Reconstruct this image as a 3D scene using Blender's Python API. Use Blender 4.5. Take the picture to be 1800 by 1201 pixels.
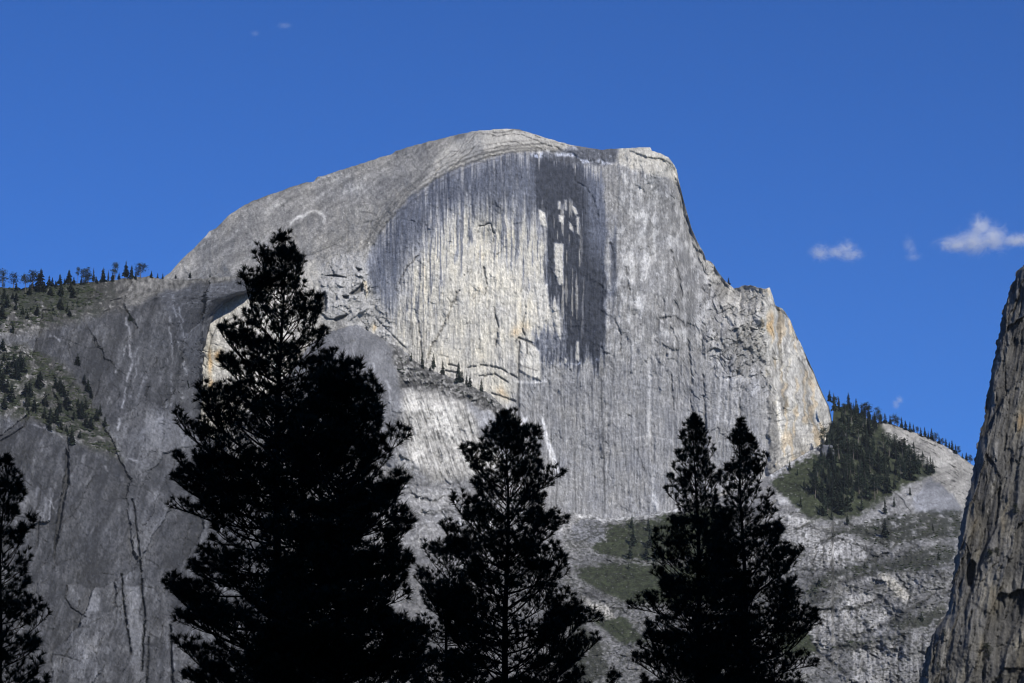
import bpy, math, random
import numpy as np
from mathutils import Vector, Matrix

scene = bpy.context.scene
for o in list(bpy.data.objects):
    bpy.data.objects.remove(o)
R = math.radians

# ------------------------------------------------------------------ camera, sky, sun, exposure
PITCH = R(12.6)
EYE = np.array((0.0, 0.0, 1.7))
F = 4500.0                                   # focal length in photo pixels (1800 wide)
cam = bpy.data.cameras.new('camera')
cam.sensor_width = 36.0
cam.lens = 36.0 * F / 1800.0
cam.clip_start = 0.5
cam.clip_end = 60000.0
cam_o = bpy.data.objects.new('camera', cam)
cam_o.location = EYE
cam_o.rotation_euler = (math.pi / 2 + PITCH, 0, 0)
scene.collection.objects.link(cam_o)
scene.camera = cam_o

SUN_EL, SUN_AZ = R(36), R(152)               # azimuth clockwise from +Y (view direction): sun behind, to the right
sun_dir = Vector((math.sin(SUN_AZ) * math.cos(SUN_EL), math.cos(SUN_AZ) * math.cos(SUN_EL), math.sin(SUN_EL)))
world = bpy.data.worlds.new('World')
scene.world = world
world.use_nodes = True
wn = world.node_tree
wn.nodes.clear()
sky = wn.nodes.new('ShaderNodeTexSky')
sky.sky_type = 'NISHITA'
sky.sun_disc = False
sky.sun_elevation = SUN_EL
sky.sun_rotation = SUN_AZ
sky.altitude = 2000
sky.air_density = 1.0
sky.dust_density = 0.0
sky.ozone_density = 3.0
tint = wn.nodes.new('ShaderNodeMix')
tint.data_type = 'RGBA'
tint.blend_type = 'MULTIPLY'
tint.inputs['Factor'].default_value = 1.0
tint.inputs['B'].default_value = (0.30, 0.70, 1.38, 1)
bg = wn.nodes.new('ShaderNodeBackground')
bg.inputs['Strength'].default_value = 0.079
wo = wn.nodes.new('ShaderNodeOutputWorld')
wn.links.new(sky.outputs['Color'], tint.inputs['A'])
wn.links.new(tint.outputs['Result'], bg.inputs['Color'])
wn.links.new(bg.outputs['Background'], wo.inputs['Surface'])

sun = bpy.data.lights.new('sun', 'SUN')
sun.energy = 5.0
sun.angle = R(0.5)
sun.color = (1.0, 0.95, 0.87)
sun_o = bpy.data.objects.new('sun', sun)
sun_o.rotation_euler = sun_dir.to_track_quat('Z', 'Y').to_euler()
scene.collection.objects.link(sun_o)

scene.view_settings.view_transform = 'Standard'
scene.view_settings.look = 'None'
scene.view_settings.exposure = 0.0
scene.view_settings.gamma = 1.0
scene.view_settings.use_curve_mapping = False
scene.cycles.max_bounces = 6
scene.cycles.volume_step_rate = 0.5
scene.cycles.volume_bounces = 4
scene.cycles.filter_width = 1.1

# ------------------------------------------------------------------ small helpers
cp, sp = math.cos(PITCH), math.sin(PITCH)


def P(u, v, Y):
    """World point on the sight line of photo pixel (u, v) at world depth Y."""
    x = (np.asarray(u, float) - 900.0) / F
    y = (600.5 - np.asarray(v, float)) / F
    dx, dy, dz = x, cp - y * sp, sp + y * cp
    s = np.asarray(Y, float) / dy
    return EYE[0] + dx * s, EYE[1] + dy * s, EYE[2] + dz * s


def lerp(a, b, t):
    return a + (b - a) * t


def sstep(a, b, x):
    t = np.clip((x - a) / (b - a), 0, 1)
    return t * t * (3 - 2 * t)


def _hash(ix, iy, seed):
    h = (ix.astype(np.int64) * 374761393 + iy.astype(np.int64) * 668265263 + seed * 974634777) & 0xFFFFFFFF
    h = ((h ^ (h >> 13)) * 1274126177) & 0xFFFFFFFF
    h = ((h ^ (h >> 16)) * 2246822519) & 0xFFFFFFFF
    return (h ^ (h >> 15)) & 0xFFFFFFFF


def noise(x, y, seed=0):
    x = np.asarray(x, float) + seed * 17.31
    y = np.asarray(y, float) - seed * 9.17
    ix, iy = np.floor(x), np.floor(y)
    fx, fy = x - ix, y - iy
    ux, uy = fx * fx * fx * (fx * (fx * 6 - 15) + 10), fy * fy * fy * (fy * (fy * 6 - 15) + 10)
    ix, iy = ix.astype(np.int64), iy.astype(np.int64)

    def g(dx, dy):
        a = _hash(ix + dx, iy + dy, seed) * (2 * math.pi / 4294967296.0)
        return np.cos(a) * (fx - dx) + np.sin(a) * (fy - dy)
    return lerp(lerp(g(0, 0), g(1, 0), ux), lerp(g(0, 1), g(1, 1), ux), uy) * 1.5


def fbm(x, y, seed=0, oct=4, gain=0.5):
    s, a, t = 0.0, 1.0, 0.0
    for k in range(oct):
        s = s + a * noise(x, y, seed + k)
        t += a
        a *= gain
        x, y = x * 2.03, y * 2.03
    return s / t * 1.3


def ridged(x, y, seed=0, oct=3):
    s, a, t = 0.0, 1.0, 0.0
    for k in range(oct):
        s = s + a * (1 - np.abs(noise(x, y, seed + k)) * 2.2)
        t += a
        a *= 0.5
        x, y = x * 2.1, y * 2.1
    return s / t


def cells(x, y, seed=0):
    """Facets: tilted planes of a cellular pattern, and the distance to the nearest joint."""
    ix, iy = np.floor(x).astype(np.int64), np.floor(y).astype(np.int64)
    best = np.full(x.shape, 9.0)
    sec = np.full(x.shape, 9.0)
    val = np.zeros(x.shape)
    for dx in (-1, 0, 1):
        for dy in (-1, 0, 1):
            cx, cy = ix + dx, iy + dy
            h1 = _hash(cx, cy, seed) / 4294967296.0
            h2 = _hash(cx, cy, seed + 5) / 4294967296.0
            px, py = x - (cx + h1), y - (cy + h2)
            d = px * px + py * py
            h3 = _hash(cx, cy, seed + 9) / 4294967296.0
            h4 = _hash(cx, cy, seed + 13) / 4294967296.0
            f = (h3 - 0.5) + (h4 - 0.5) * 1.6 * px + (h1 - 0.5) * 1.6 * py
            m = d < best
            sec = np.where(m, best, np.minimum(sec, d))
            val = np.where(m, f, val)
            best = np.where(m, d, best)
    return val, np.sqrt(sec) - np.sqrt(best)


def scratch(U, V, seed, sx, sy, cut=.86, cover=.1, patch=36.0):
    """Sparse curling crack lines."""
    return sstep(cut, 1.0, ridged(U / sx, V / sy, seed, 2)) * sstep(cover - .15, cover + .2, fbm(U / patch, V / patch, seed + 7, 3))


def dist_line(U, V, pts):
    d = np.full(U.shape, 1e9)
    for (x0, y0), (x1, y1) in zip(pts[:-1], pts[1:]):
        ex, ey = x1 - x0, y1 - y0
        t = np.clip(((U - x0) * ex + (V - y0) * ey) / (ex * ex + ey * ey + 1e-9), 0, 1)
        d = np.minimum(d, np.hypot(U - x0 - ex * t, V - y0 - ey * t))
    return d


def line(U, V, pts, w):
    xs, ys = [p[0] for p in pts], [p[1] for p in pts]
    out = np.zeros(U.shape)
    k = 3 * w + 3
    m = (U > min(xs) - k) & (U < max(xs) + k) & (V > min(ys) - k) & (V < max(ys) + k)
    if m.any():
        out[m] = np.exp(-(dist_line(U[m], V[m], pts) / w) ** 2)
    return out


def poly(U, V, pts, soft=4.0):
    """1 inside the outline, 0 outside, with an edge `soft` wide."""
    xs, ys = [p[0] for p in pts], [p[1] for p in pts]
    out = np.zeros(U.shape)
    m = (U > min(xs) - soft) & (U < max(xs) + soft) & (V > min(ys) - soft) & (V < max(ys) + soft)
    if not m.any():
        return out
    u, v = U[m], V[m]
    inside = np.zeros(u.shape, bool)
    n = len(pts)
    for i in range(n):
        (x0, y0), (x1, y1) = pts[i], pts[(i + 1) % n]
        if y0 != y1:
            c = ((y0 > v) != (y1 > v)) & (u < (x1 - x0) * (v - y0) / (y1 - y0) + x0)
            inside ^= c
    d = dist_line(u, v, list(pts) + [pts[0]])
    out[m] = sstep(-soft, soft, np.where(inside, d, -d))
    return out


def blob(U, V, cx, cy, rx, ry, rot=0.0, p=1.0):
    c, s = math.cos(rot), math.sin(rot)
    x, y = (U - cx) * c + (V - cy) * s, -(U - cx) * s + (V - cy) * c
    return np.exp(-((x / rx) ** 2 + (y / ry) ** 2) ** p)


def rbf(pts):
    """Smooth depth through control points (u, v, depth)."""
    a = np.array(pts, float)
    q = a[:, :2] / 100.0
    n = len(a)
    d = np.hypot(q[:, None, 0] - q[None, :, 0], q[:, None, 1] - q[None, :, 1])
    A = np.zeros((n + 3, n + 3))
    A[:n, :n] = d
    A[:n, n] = 1
    A[:n, n + 1:] = q
    A[n, :n] = 1
    A[n + 1:, :n] = q.T
    w = np.linalg.solve(A, np.concatenate([a[:, 2], np.zeros(3)]))

    def f(U, V):
        U, V = np.asarray(U, float) / 100.0, np.asarray(V, float) / 100.0
        s = w[n] + w[n + 1] * U + w[n + 2] * V
        for i in range(n):
            s = s + w[i] * np.hypot(U - q[i, 0], V - q[i, 1])
        return s
    return f


def curve(pts):
    xs, ys = [p[0] for p in pts], [p[1] for p in pts]
    return lambda t: np.interp(t, xs, ys)


def link(o, parent=None):
    scene.collection.objects.link(o)
    if parent is not None:
        o.parent = parent
    return o


def tag(o, label=None, cat=None, group=None, kind=None):
    if label:
        o['label'] = label
    if cat:
        o['category'] = cat
    if group:
        o['group'] = group
    if kind:
        o['kind'] = kind
    return o


def raw_mesh(name, co, tris, mat, smooth=True, col=None, mat_index=None, mats=None):
    me = bpy.data.meshes.new(name)
    co = np.ascontiguousarray(co, np.float32)
    faces = np.ascontiguousarray(tris, np.int32)
    k = faces.shape[1]
    me.vertices.add(len(co))
    me.vertices.foreach_set('co', co.ravel())
    me.loops.add(faces.size)
    me.loops.foreach_set('vertex_index', faces.ravel())
    me.polygons.add(len(faces))
    me.polygons.foreach_set('loop_start', np.arange(0, faces.size, k, dtype=np.int32))
    me.polygons.foreach_set('loop_total', np.full(len(faces), k, np.int32))
    for m in (mats or [mat]):
        me.materials.append(m)
    if mat_index is not None:
        me.polygons.foreach_set('material_index', np.ascontiguousarray(mat_index, np.int32))
    me.update(calc_edges=True)
    if smooth:
        me.polygons.foreach_set('use_smooth', np.ones(len(faces), bool))
    if col is not None:
        at = me.attributes.new('stone', 'FLOAT_COLOR', 'POINT')
        c = np.ones((len(co), 4), np.float32)
        c[:, :3] = col
        at.data.foreach_set('color', c.ravel())
    return me


def grid_mesh(name, X, Y, Z, col, mat, flip=False):
    nr, nc = X.shape
    co = np.stack([X, Y, Z], -1).reshape(-1, 3)
    i = np.arange(nr * nc).reshape(nr, nc)
    a, b, c, d = i[:-1, :-1].ravel(), i[:-1, 1:].ravel(), i[1:, 1:].ravel(), i[1:, :-1].ravel()
    q = np.stack([a, d, c, b] if not flip else [a, b, c, d], -1)
    return raw_mesh(name, co, q, mat, True, col.reshape(-1, 3))


# ------------------------------------------------------------------ materials
def nodes(m):
    m.use_nodes = True
    t = m.node_tree
    t.nodes.clear()
    return t


def rock_material(name, grain=0.42, bump=0.9, scale=1.0):
    m = bpy.data.materials.new(name)
    t = nodes(m)
    N, L = t.nodes.new, t.links.new
    out, bs = N('ShaderNodeOutputMaterial'), N('ShaderNodeBsdfPrincipled')
    bs.inputs['Roughness'].default_value = 0.9
    bs.inputs['Specular IOR Level'].default_value = 0.15
    at = N('ShaderNodeAttribute')
    at.attribute_name = 'stone'
    tc = N('ShaderNodeTexCoord')
    mp = N('ShaderNodeMapping')
    mp.inputs['Scale'].default_value = (0.35 * scale, 0.2 * scale, 0.11 * scale)
    L(tc.outputs['Object'], mp.inputs['Vector'])
    n1 = N('ShaderNodeTexNoise')
    n1.inputs['Scale'].default_value = 1.0
    n1.inputs['Detail'].default_value = 6.0
    n1.inputs['Roughness'].default_value = 0.8
    L(mp.outputs['Vector'], n1.inputs['Vector'])
    mr = N('ShaderNodeMapRange')
    mr.inputs['From Min'].default_value = 0.3
    mr.inputs['From Max'].default_value = 0.7
    mr.inputs['To Min'].default_value = 1.0 - grain
    mr.inputs['To Max'].default_value = 1.0 + grain
    L(n1.outputs['Fac'], mr.inputs['Value'])
    mx = N('ShaderNodeMix')
    mx.data_type = 'RGBA'
    mx.blend_type = 'MULTIPLY'
    mx.inputs['Factor'].default_value = 1.0
    L(at.outputs['Color'], mx.inputs['A'])
    L(mr.outputs['Result'], mx.inputs['B'])
    L(mx.outputs['Result'], bs.inputs['Base Color'])
    n2 = N('ShaderNodeTexNoise')
    n2.inputs['Scale'].default_value = 0.16 * scale
    n2.inputs['Detail'].default_value = 7.0
    n2.inputs['Roughness'].default_value = 0.65
    L(tc.outputs['Object'], n2.inputs['Vector'])
    bp = N('ShaderNodeBump')
    bp.inputs['Strength'].default_value = bump
    bp.inputs['Distance'].default_value = 3.0 / scale
    L(n2.outputs['Fac'], bp.inputs['Height'])
    L(bp.outputs['Normal'], bs.inputs['Normal'])
    L(bs.outputs['BSDF'], out.inputs['Surface'])
    return m


def plain_material(name, c0, c1, scale, rough=0.8, spec=0.2, rand=0.0):
    m = bpy.data.materials.new(name)
    t = nodes(m)
    N, L = t.nodes.new, t.links.new
    out, bs = N('ShaderNodeOutputMaterial'), N('ShaderNodeBsdfPrincipled')
    bs.inputs['Roughness'].default_value = rough
    bs.inputs['Specular IOR Level'].default_value = spec
    tc, n1, rp = N('ShaderNodeTexCoord'), N('ShaderNodeTexNoise'), N('ShaderNodeValToRGB')
    n1.inputs['Scale'].default_value = scale
    n1.inputs['Detail'].default_value = 4.0
    rp.color_ramp.elements[0].position = 0.35
    rp.color_ramp.elements[1].position = 0.65
    rp.color_ramp.elements[0].color = (*c0, 1)
    rp.color_ramp.elements[1].color = (*c1, 1)
    L(tc.outputs['Object'], n1.inputs['Vector'])
    L(n1.outputs['Fac'], rp.inputs['Fac'])
    last = rp.outputs['Color']
    if rand:
        oi, hs, mr = N('ShaderNodeObjectInfo'), N('ShaderNodeHueSaturation'), N('ShaderNodeMapRange')
        mr.inputs['To Min'].default_value = 1 - rand
        mr.inputs['To Max'].default_value = 1 + rand
        L(oi.outputs['Random'], mr.inputs['Value'])
        L(mr.outputs['Result'], hs.inputs['Value'])
        L(last, hs.inputs['Color'])
        last = hs.outputs['Color']
    L(last, bs.inputs['Base Color'])
    L(bs.outputs['BSDF'], out.inputs['Surface'])
    return m


M_ROCK = rock_material('granite')
M_ROCK_NEAR = rock_material('dark_granite', 0.3, 0.9, 2.0)
M_FAR_LEAF = plain_material('conifer_foliage', (0.020, 0.032, 0.020), (0.045, 0.060, 0.036), 0.25, 0.9, 0.1, 0.35)
M_FAR_BARK = plain_material('conifer_bark', (0.10, 0.085, 0.075), (0.20, 0.18, 0.165), 0.6, 0.95, 0.1)
M_SHRUB = plain_material('shrub_leaves', (0.020, 0.028, 0.015), (0.045, 0.053, 0.030), 0.02, 0.95, 0.1)
M_NEEDLE = plain_material('pine_needles', (0.020, 0.028, 0.014), (0.040, 0.050, 0.024), 1.5, 0.7, 0.15)
M_BARK = plain_material('pine_bark', (0.018, 0.014, 0.011), (0.045, 0.034, 0.026), 3.0, 0.95, 0.1)
M_GROUND = plain_material('valley_meadow', (0.05, 0.06, 0.03), (0.09, 0.09, 0.045), 0.05, 1.0, 0.05)


def rgb(T, w):
    """Albedo T with a warm (w>0) or cool (w<0) cast."""
    o = np.maximum(w - 1.0, 0)
    return np.stack([T * (1 + 0.07 * w + .16 * o), T * (1 + 0.01 * w - .05 * o), T * (1 - 0.15 * w - .12 * o)], -1)


def mix(a, b, m):
    return a + (b - a) * m


# ------------------------------------------------------------------ thin valley haze
hm = bpy.data.materials.new('haze')
ht = nodes(hm)
hv = ht.nodes.new('ShaderNodeVolumePrincipled')
hv.inputs['Color'].default_value = (0.82, 0.90, 1.0, 1)
hv.inputs['Density'].default_value = 0.8e-5
ho = ht.nodes.new('ShaderNodeOutputMaterial')
ht.links.new(hv.outputs['Volume'], ho.inputs['Volume'])
hb = np.array([(x, y, z) for z in (-12, 1600) for y in (-7000, 7000) for x in (-7000, 7000)], float)
haze = link(bpy.data.objects.new('haze', raw_mesh('haze', hb, [(0, 2, 3, 1), (4, 5, 7, 6), (0, 1, 5, 4), (2, 6, 7, 3), (0, 4, 6, 2), (1, 3, 7, 5)], hm, False)))
tag(haze, 'thin pale haze filling the valley air', 'haze', kind='stuff')

# ------------------------------------------------------------------ the big granite dome
DOME_TOP = [(285, 490), (300, 478), (320, 455), (340, 438), (362, 414), (368, 406), (380, 402), (400, 380), (430, 360), (455, 349),
            (480, 340), (500, 333), (530, 323), (552, 319), (557, 312), (580, 305), (610, 296), (650, 283), (690, 270), (696, 265),
            (720, 258), (750, 250), (800, 238), (840, 230), (870, 227.5), (905, 226.5), (930, 233), (960, 243), (1000, 254), (1030, 260),
            (1060, 263), (1090, 261.5), (1115, 259.5), (1143, 259), (1146, 266), (1160, 269), (1175, 277), (1185, 290), (1190, 300),
            (1193, 318), (1200, 345), (1208, 375), (1216, 402), (1226, 425), (1236, 442), (1241, 456), (1250, 460), (1256, 468),
            (1262, 479), (1275, 494), (1290, 507), (1305, 503), (1318, 502), (1330, 504), (1345, 508), (1353, 506), (1358, 520),
            (1363, 538), (1375, 541), (1388, 560), (1400, 590), (1415, 620), (1430, 655), (1445, 690), (1457, 715), (1462, 738), (1464, 760)]
DOME_BOT = [(285, 560), (340, 720), (600, 720), (700, 720), (850, 780), (940, 930), (1060, 935), (1200, 925), (1300, 890), (1464, 800)]
dome_top, dome_bot = curve(DOME_TOP), curve(DOME_BOT)
dome_depth = rbf([
    (285, 490, 4760), (340, 438, 4860), (430, 360, 4960), (552, 316, 5020), (690, 268, 5010), (800, 238, 4940), (905, 227, 4840),
    (1000, 254, 4720), (1090, 262, 4680), (1143, 259, 4690), (1190, 300, 4720), (1208, 375, 4700), (1241, 456, 4690), (1290, 507, 4680),
    (1345, 508, 4620), (1388, 560, 4690), (1430, 655, 4700), (1464, 760, 4680),
    (400, 470, 4640), (480, 430, 4650), (560, 400, 4680), (640, 370, 4700), (720, 320, 4720), (850, 262, 4690),
    (360, 560, 4540), (360, 700, 4500), (470, 520, 4520), (600, 470, 4560), (640, 440, 4580), (700, 370, 4610), (800, 310, 4610), (900, 280, 4605),
    (560, 600, 4500), (680, 560, 4530), (700, 700, 4505), (850, 420, 4570), (850, 680, 4520), (1000, 400, 4570), (1000, 640, 4530),
    (960, 900, 4490), (1100, 900, 4490), (1100, 640, 4530), (1100, 400, 4575), (1150, 300, 4610), (1200, 500, 4580), (1200, 700, 4530),
    (1280, 620, 4540), (1280, 850, 4480), (1340, 560, 4560), (1345, 700, 4510), (1350, 800, 4490), (1400, 700, 4560), (1420, 780, 4560)])

ARC = [(632, 500), (640, 462), (655, 430), (680, 392), (715, 350), (760, 318), (800, 297), (850, 277), (910, 266), (960, 264), (1000, 270)]
FACE = ARC + [(1040, 285), (1090, 275), (1150, 285), (1185, 305), (1200, 360), (1235, 470), (1300, 600), (1350, 640), (1350, 840), (1000, 960),
              (700, 760), (660, 600)]

nu, nv = 800, 440
s = np.linspace(0, 1, nu)
t = np.linspace(0, 1, nv)
U = np.repeat((285 + s * (1464 - 285))[None, :], nv, 0)
jag = 1.3 * fbm(U[0] * 0.09, U[0] * 0, 3, 3) + 1.8 * sstep(1120, 1260, U[0]) * fbm(U[0] * 0.16, U[0] * 0 + 4, 8, 3)
vt = dome_top(U[0]) + jag
V = vt[None, :] + t[:, None] * (dome_bot(U[0]) - vt)[None, :]
Wu, Wv = U + 5 * fbm(U / 28, V / 28, 11, 3), V + 5 * fbm(U / 28, V / 28, 15, 3)
S1 = fbm(U * 0.075 + 0.3 * fbm(U / 40, V / 60, 2), V * 0.005, 21, 3)             # wide vertical streaks
S2 = fbm(U * 0.24 + 0.5 * fbm(U / 30, V / 50, 5), V * 0.012, 25, 3)              # narrow ones
S3 = fbm(U * 0.5, V * 0.03, 29, 2)
Vs = V + 26 * fbm(U * 0.10, U * 0 + 1.5, 31, 2) + 34 * noise(U * 0.33, V * 0.004, 35)    # ragged lower ends of streaks
Us = U + 6 * fbm(U / 30, V / 18, 37, 3)
blot = fbm(U / 34, V / 44, 41, 4)
fine = fbm(U / 7, V / 10, 45, 3)
face = poly(Us, Wv, FACE, 4)
buttress = poly(Wu + 9 * fbm(U / 9, V / 26, 155, 3), Wv, [(1338, 500), (1365, 500), (1480, 720), (1480, 830), (1365, 830), (1372, 760), (1350, 660), (1340, 580)], 7)
shoulder = poly(Wu, Wv, [(1232, 440), (1262, 470), (1340, 495), (1345, 640), (1360, 700), (1300, 690), (1255, 650), (1230, 560)], 12)
roofs = poly(Wu, Wv, [(560, 468), (600, 450), (640, 445), (650, 500), (690, 570), (700, 640), (640, 620), (600, 560), (565, 560)], 8)
leftwall = poly(Wu, Wv, [(300, 545), (370, 530), (450, 512), (560, 455), (572, 620), (560, 740), (330, 740)], 5)
crest = poly(U, Wv, [(780, 262), (842, 224), (905, 215), (960, 235), (1010, 256), (985, 266), (900, 268), (840, 284), (780, 304), (735, 330)], 6)
corner = poly(Wu, Wv, [(1085, 255), (1150, 250), (1200, 300), (1195, 325), (1170, 310), (1120, 300), (1085, 290)], 5)

# colour: skin of the dome
ang = np.arctan2(V - 60, U - 1000)
rad = np.hypot(U - 1000, (V - 60) * 1.0)
sk = fbm(ang * 70 + 1.2 * fbm(U / 60, V / 60, 51), rad * 0.012, 53, 3)
T = 0.200 + 0.085 * sk + 0.05 * blot + 0.05 * fine + 0.05 * sstep(.25, .6, fbm(ang * 150, rad * .02, 57, 3))
w = 0.45 + 0.25 * blot
for (cx, cy, rx, ry, k) in ((622, 334, 26, 9, .2), (600, 312, 30, 5, .16), (483, 362, 20, 8, .13), (560, 345, 40, 7, .08), (660, 305, 34, 5, .1),
                            (470, 380, 14, 12, .08), (540, 330, 18, 5, .1), (700, 300, 30, 8, .06), (330, 470, 26, 18, .05)):
    T = T + k * blob(Wu, Wv, cx, cy, rx, ry, -0.35) * (0.75 + 0.9 * fine)
for pts, wd, k in (([(512, 392), (525, 382), (540, 375), (556, 373), (568, 376), (572, 384), (570, 392)], 2.6, .28),
                   ([(526, 382), (532, 366), (540, 360)], 2.0, .12), ([(465, 450), (470, 420), (472, 408), (500, 405)], 1.6, .12),
                   ([(552, 319), (575, 309), (600, 303)], 2.2, .16), ([(720, 345), (760, 330), (800, 305)], 2.2, .12),
                   ([(362, 414), (372, 405)], 3.0, .2), ([(430, 440), (445, 420), (462, 425)], 1.5, .1)):
    T = T + k * line(Wu, Wv, pts, wd)
exf = ridged(rad * 0.055 + 0.6 * fbm(U / 70, V / 50, 61), ang * 9, 63, 2)        # sheeting joints on the dome skin
T = T * (1 - 0.22 * sstep(0.72, 0.95, exf) * (1 - sstep(0, 40, 300 - V)))

# colour: the face
Tf = 0.34 + 0.05 * blot + 0.06 * S1 + 0.05 * S2 + 0.03 * fine
wf = 0.25 + 0.2 * blot
pale = poly(Us, V, [(690, 470), (740, 420), (790, 360), (830, 380), (900, 380), (960, 400), (968, 470), (965, 560), (950, 600), (955, 670), (900, 720),
                    (830, 690), (740, 640), (690, 600)], 22)
S4 = fbm(U * .13 + .4 * fbm(U / 40, V / 70, 161), V * .0035, 163, 3)
Tf = mix(Tf, 0.46 + 0.09 * blot + 0.08 * S2 + .10 * S4, pale * 0.92)
wf = mix(wf, 0.8 + 0.4 * blot + .25 * S4, pale)
Tf = Tf + 0.07 * blob(Wu, Wv, 905, 520, 50, 90)
# right part, mottled
right = poly(Us, V, [(1060, 280), (1150, 290), (1210, 360), (1260, 500), (1260, 660), (1050, 660)], 20)
mot = fbm(U / 13, V / 26, 71, 4)
Tf = mix(Tf, 0.19 + 0.17 * sstep(-0.05, 0.5, mot + 0.4 * S1) + 0.06 * S2, right * 0.92)
Tf = Tf + 0.12 * line(Wu, Wv, [(1120, 300), (1130, 380), (1128, 460), (1135, 540)], 13) * (0.6 + mot)
Tf = Tf + 0.10 * line(Wu, Wv, [(1095, 420), (1110, 520), (1100, 600)], 16) * sstep(0, .5, mot + .3)
Tf = Tf - 0.06 * line(Wu, Wv, [(1185, 330), (1200, 450), (1210, 560)], 20)
# lower wall, even bluish grey with thin dark and pale lines
lower = poly(Us, .75 * Vs + .25 * Wv, [(930, 640), (1050, 638), (1120, 620), (1260, 640), (1350, 660), (1350, 900), (980, 960), (900, 780), (905, 680)], 36)
Tl = 0.215 + 0.04 * blot + 0.075 * S2 + .04 * np.abs(S3) + 0.025 * fine + 0.02 * S1
Tf = mix(Tf, Tl, lower)
wf = mix(wf, -0.05 + 0.3 * blot, lower)
wf = mix(wf, 0.0 + 0.2 * blot, right * 0.6)
for pts, wd, k in (([(1056, 645), (1060, 760), (1064, 900)], 2.0, -.12), ([(1004, 680), (1008, 800), (1012, 900)], 2.5, -.07), ([(985, 660), (990, 800)], 2.0, -.05),
                   ([(1040, 660), (1042, 820)], 1.5, -.06), ([(1024, 670), (1026, 880)], 1.5, -.05), ([(1080, 680), (1084, 890)], 1.5, -.05),
                   ([(1142, 610), (1143, 700), (1140, 780)], 3.0, .14), ([(1112, 640), (1116, 780)], 2.0, .06), ([(1120, 790), (1134, 828)], 1.2, -.14),
                   ([(1150, 820), (1146, 900)], 3.0, .12), ([(1155, 895), (1150, 870)], 4.0, .18), ([(1118, 770), (1142, 766), (1165, 772)], 1.6, .1)):
    Tf = Tf + k * line(U + 1.5 * fine, V, pts, wd)
# black water stains
st1 = poly(Us, Vs, [(628, 490), (655, 428), (715, 350), (800, 296), (880, 280), (960, 268), (965, 400), (900, 375), (840, 360), (790, 370), (745, 420), (715, 470), (690, 540), (655, 520)], 30)
st1 = st1 * (0.92 + 0.40 * S2 + 0.25 * blot)
streak = sstep(0.02, 0.30, S2 + 0.35 * S1) * poly(U, Vs, [(690, 380), (800, 320), (965, 330), (965, 520), (930, 500), (860, 440), (790, 470), (760, 560), (690, 560)], 14)
leftstreak = sstep(0.05, 0.3, S2 + .2 * S1) * poly(U, Vs, [(640, 500), (760, 440), (770, 600), (720, 640), (690, 620)], 14)
st2 = poly(Us + 6 * S2 + 16 * S1 + 5 * blot, Vs, [(940, 272), (1030, 285), (1056, 330), (1072, 420), (1070, 520), (1060, 632), (1010, 640), (990, 610), (985, 560), (962, 520), (960, 440), (956, 380), (942, 340)], 13)
st3 = (.62 + .5 * S2 + .3 * fine + .2 * blot) * poly(Us + 6 * blot, .5 * Wv + .5 * Vs - 6, [(938, 585), (960, 575), (1000, 590), (1056, 600), (1056, 630), (1010, 640), (975, 634), (945, 632), (936, 612)], 6)
gap = sstep(0.22, 0.42, fbm(U * 0.14, V * 0.010, 81, 2) + 0.25 * noise(U * .5, V * .03, 83)) * poly(U, V, [(968, 380), (1000, 350), (1022, 360), (1028, 520), (1020, 640), (988, 640)], 10)
Tf = mix(Tf, 0.075 + 0.03 * fine, np.clip(st1 * (1.15 + .35 * blot), 0, 1) * 0.92)
Tf = mix(Tf, 0.11, np.clip(streak, 0, 1) * 0.8)
Tf = mix(Tf, 0.13, np.clip(leftstreak, 0, 1) * 0.75)
Tf = mix(Tf, 0.042 + 0.015 * fine, np.clip(np.maximum(st2 * (1 - 0.62 * gap) * (1.25 + .4 * S2 + .3 * blot), st3 * 1.15), 0, 1))
stain = np.clip(np.maximum(np.maximum(st1 * .8, st2 * (1 - gap)), np.maximum(st3, streak * .5)), 0, 1)
wf = mix(wf, -1.6, np.clip(stain * 1.2, 0, 1))
# topmost dark band and hanging veil right of it
band = poly(Wu, Wv, [(955, 262), (985, 254), (1030, 259), (1090, 259), (1130, 262), (1100, 280), (1060, 290), (1000, 290), (965, 280)], 4)
Tf = mix(Tf, 0.10 + 0.04 * fine, band * .9)
Tf = mix(Tf, 0.17 + .05 * S2, 0.6 * poly(Us, Vs, [(1030, 300), (1085, 300), (1085, 400), (1060, 470), (1040, 420)], 18))
T, w = mix(T, Tf, face), mix(w, wf, face)
T, w = mix(T, .085 + .05 * fine + .04 * S2, band * .9), mix(w, -.8, band)
# pale flakes inside the black streak, cut shapes
FLAKES = [([(974, 428), (990, 429), (990, 500), (983, 502), (975, 480)], .44), ([(982, 378), (992, 380), (990, 392), (983, 390)], .46), ([(981, 354), (985, 354), (985, 368), (981, 368)], .42),
          ([(1006, 362), (1012, 366), (1016, 376), (1011, 378), (1007, 372)], .42), ([(993, 352), (996, 352), (996, 370), (993, 370)], .4), ([(946, 368), (958, 374), (962, 400), (950, 396)], .47),
          ([(1000, 390), (1006, 396), (1008, 408), (1001, 402)], .42), ([(1013, 380), (1018, 382), (1018, 412), (1013, 410)], .36), ([(940, 500), (962, 500), (962, 560), (950, 580)], .5),
          ([(975, 520), (984, 560), (986, 600), (976, 580), (968, 545)], .45), ([(1013, 600), (1017, 600), (1018, 636), (1012, 632)], .42), ([(992, 628), (996, 632), (995, 640), (991, 640)], .45)]
for pts, k in FLAKES:
    m = poly(U + 1.2 * fine, V + 1.2 * fine, pts, 1.6)
    T, w = mix(T, k + .04 * fine, m), mix(w, 0.6, m)
flag = poly(U + fine, V + fine, [(909, 598), (916, 594), (936, 604), (948, 618), (950, 668), (930, 662), (912, 650)], 2)
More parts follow.
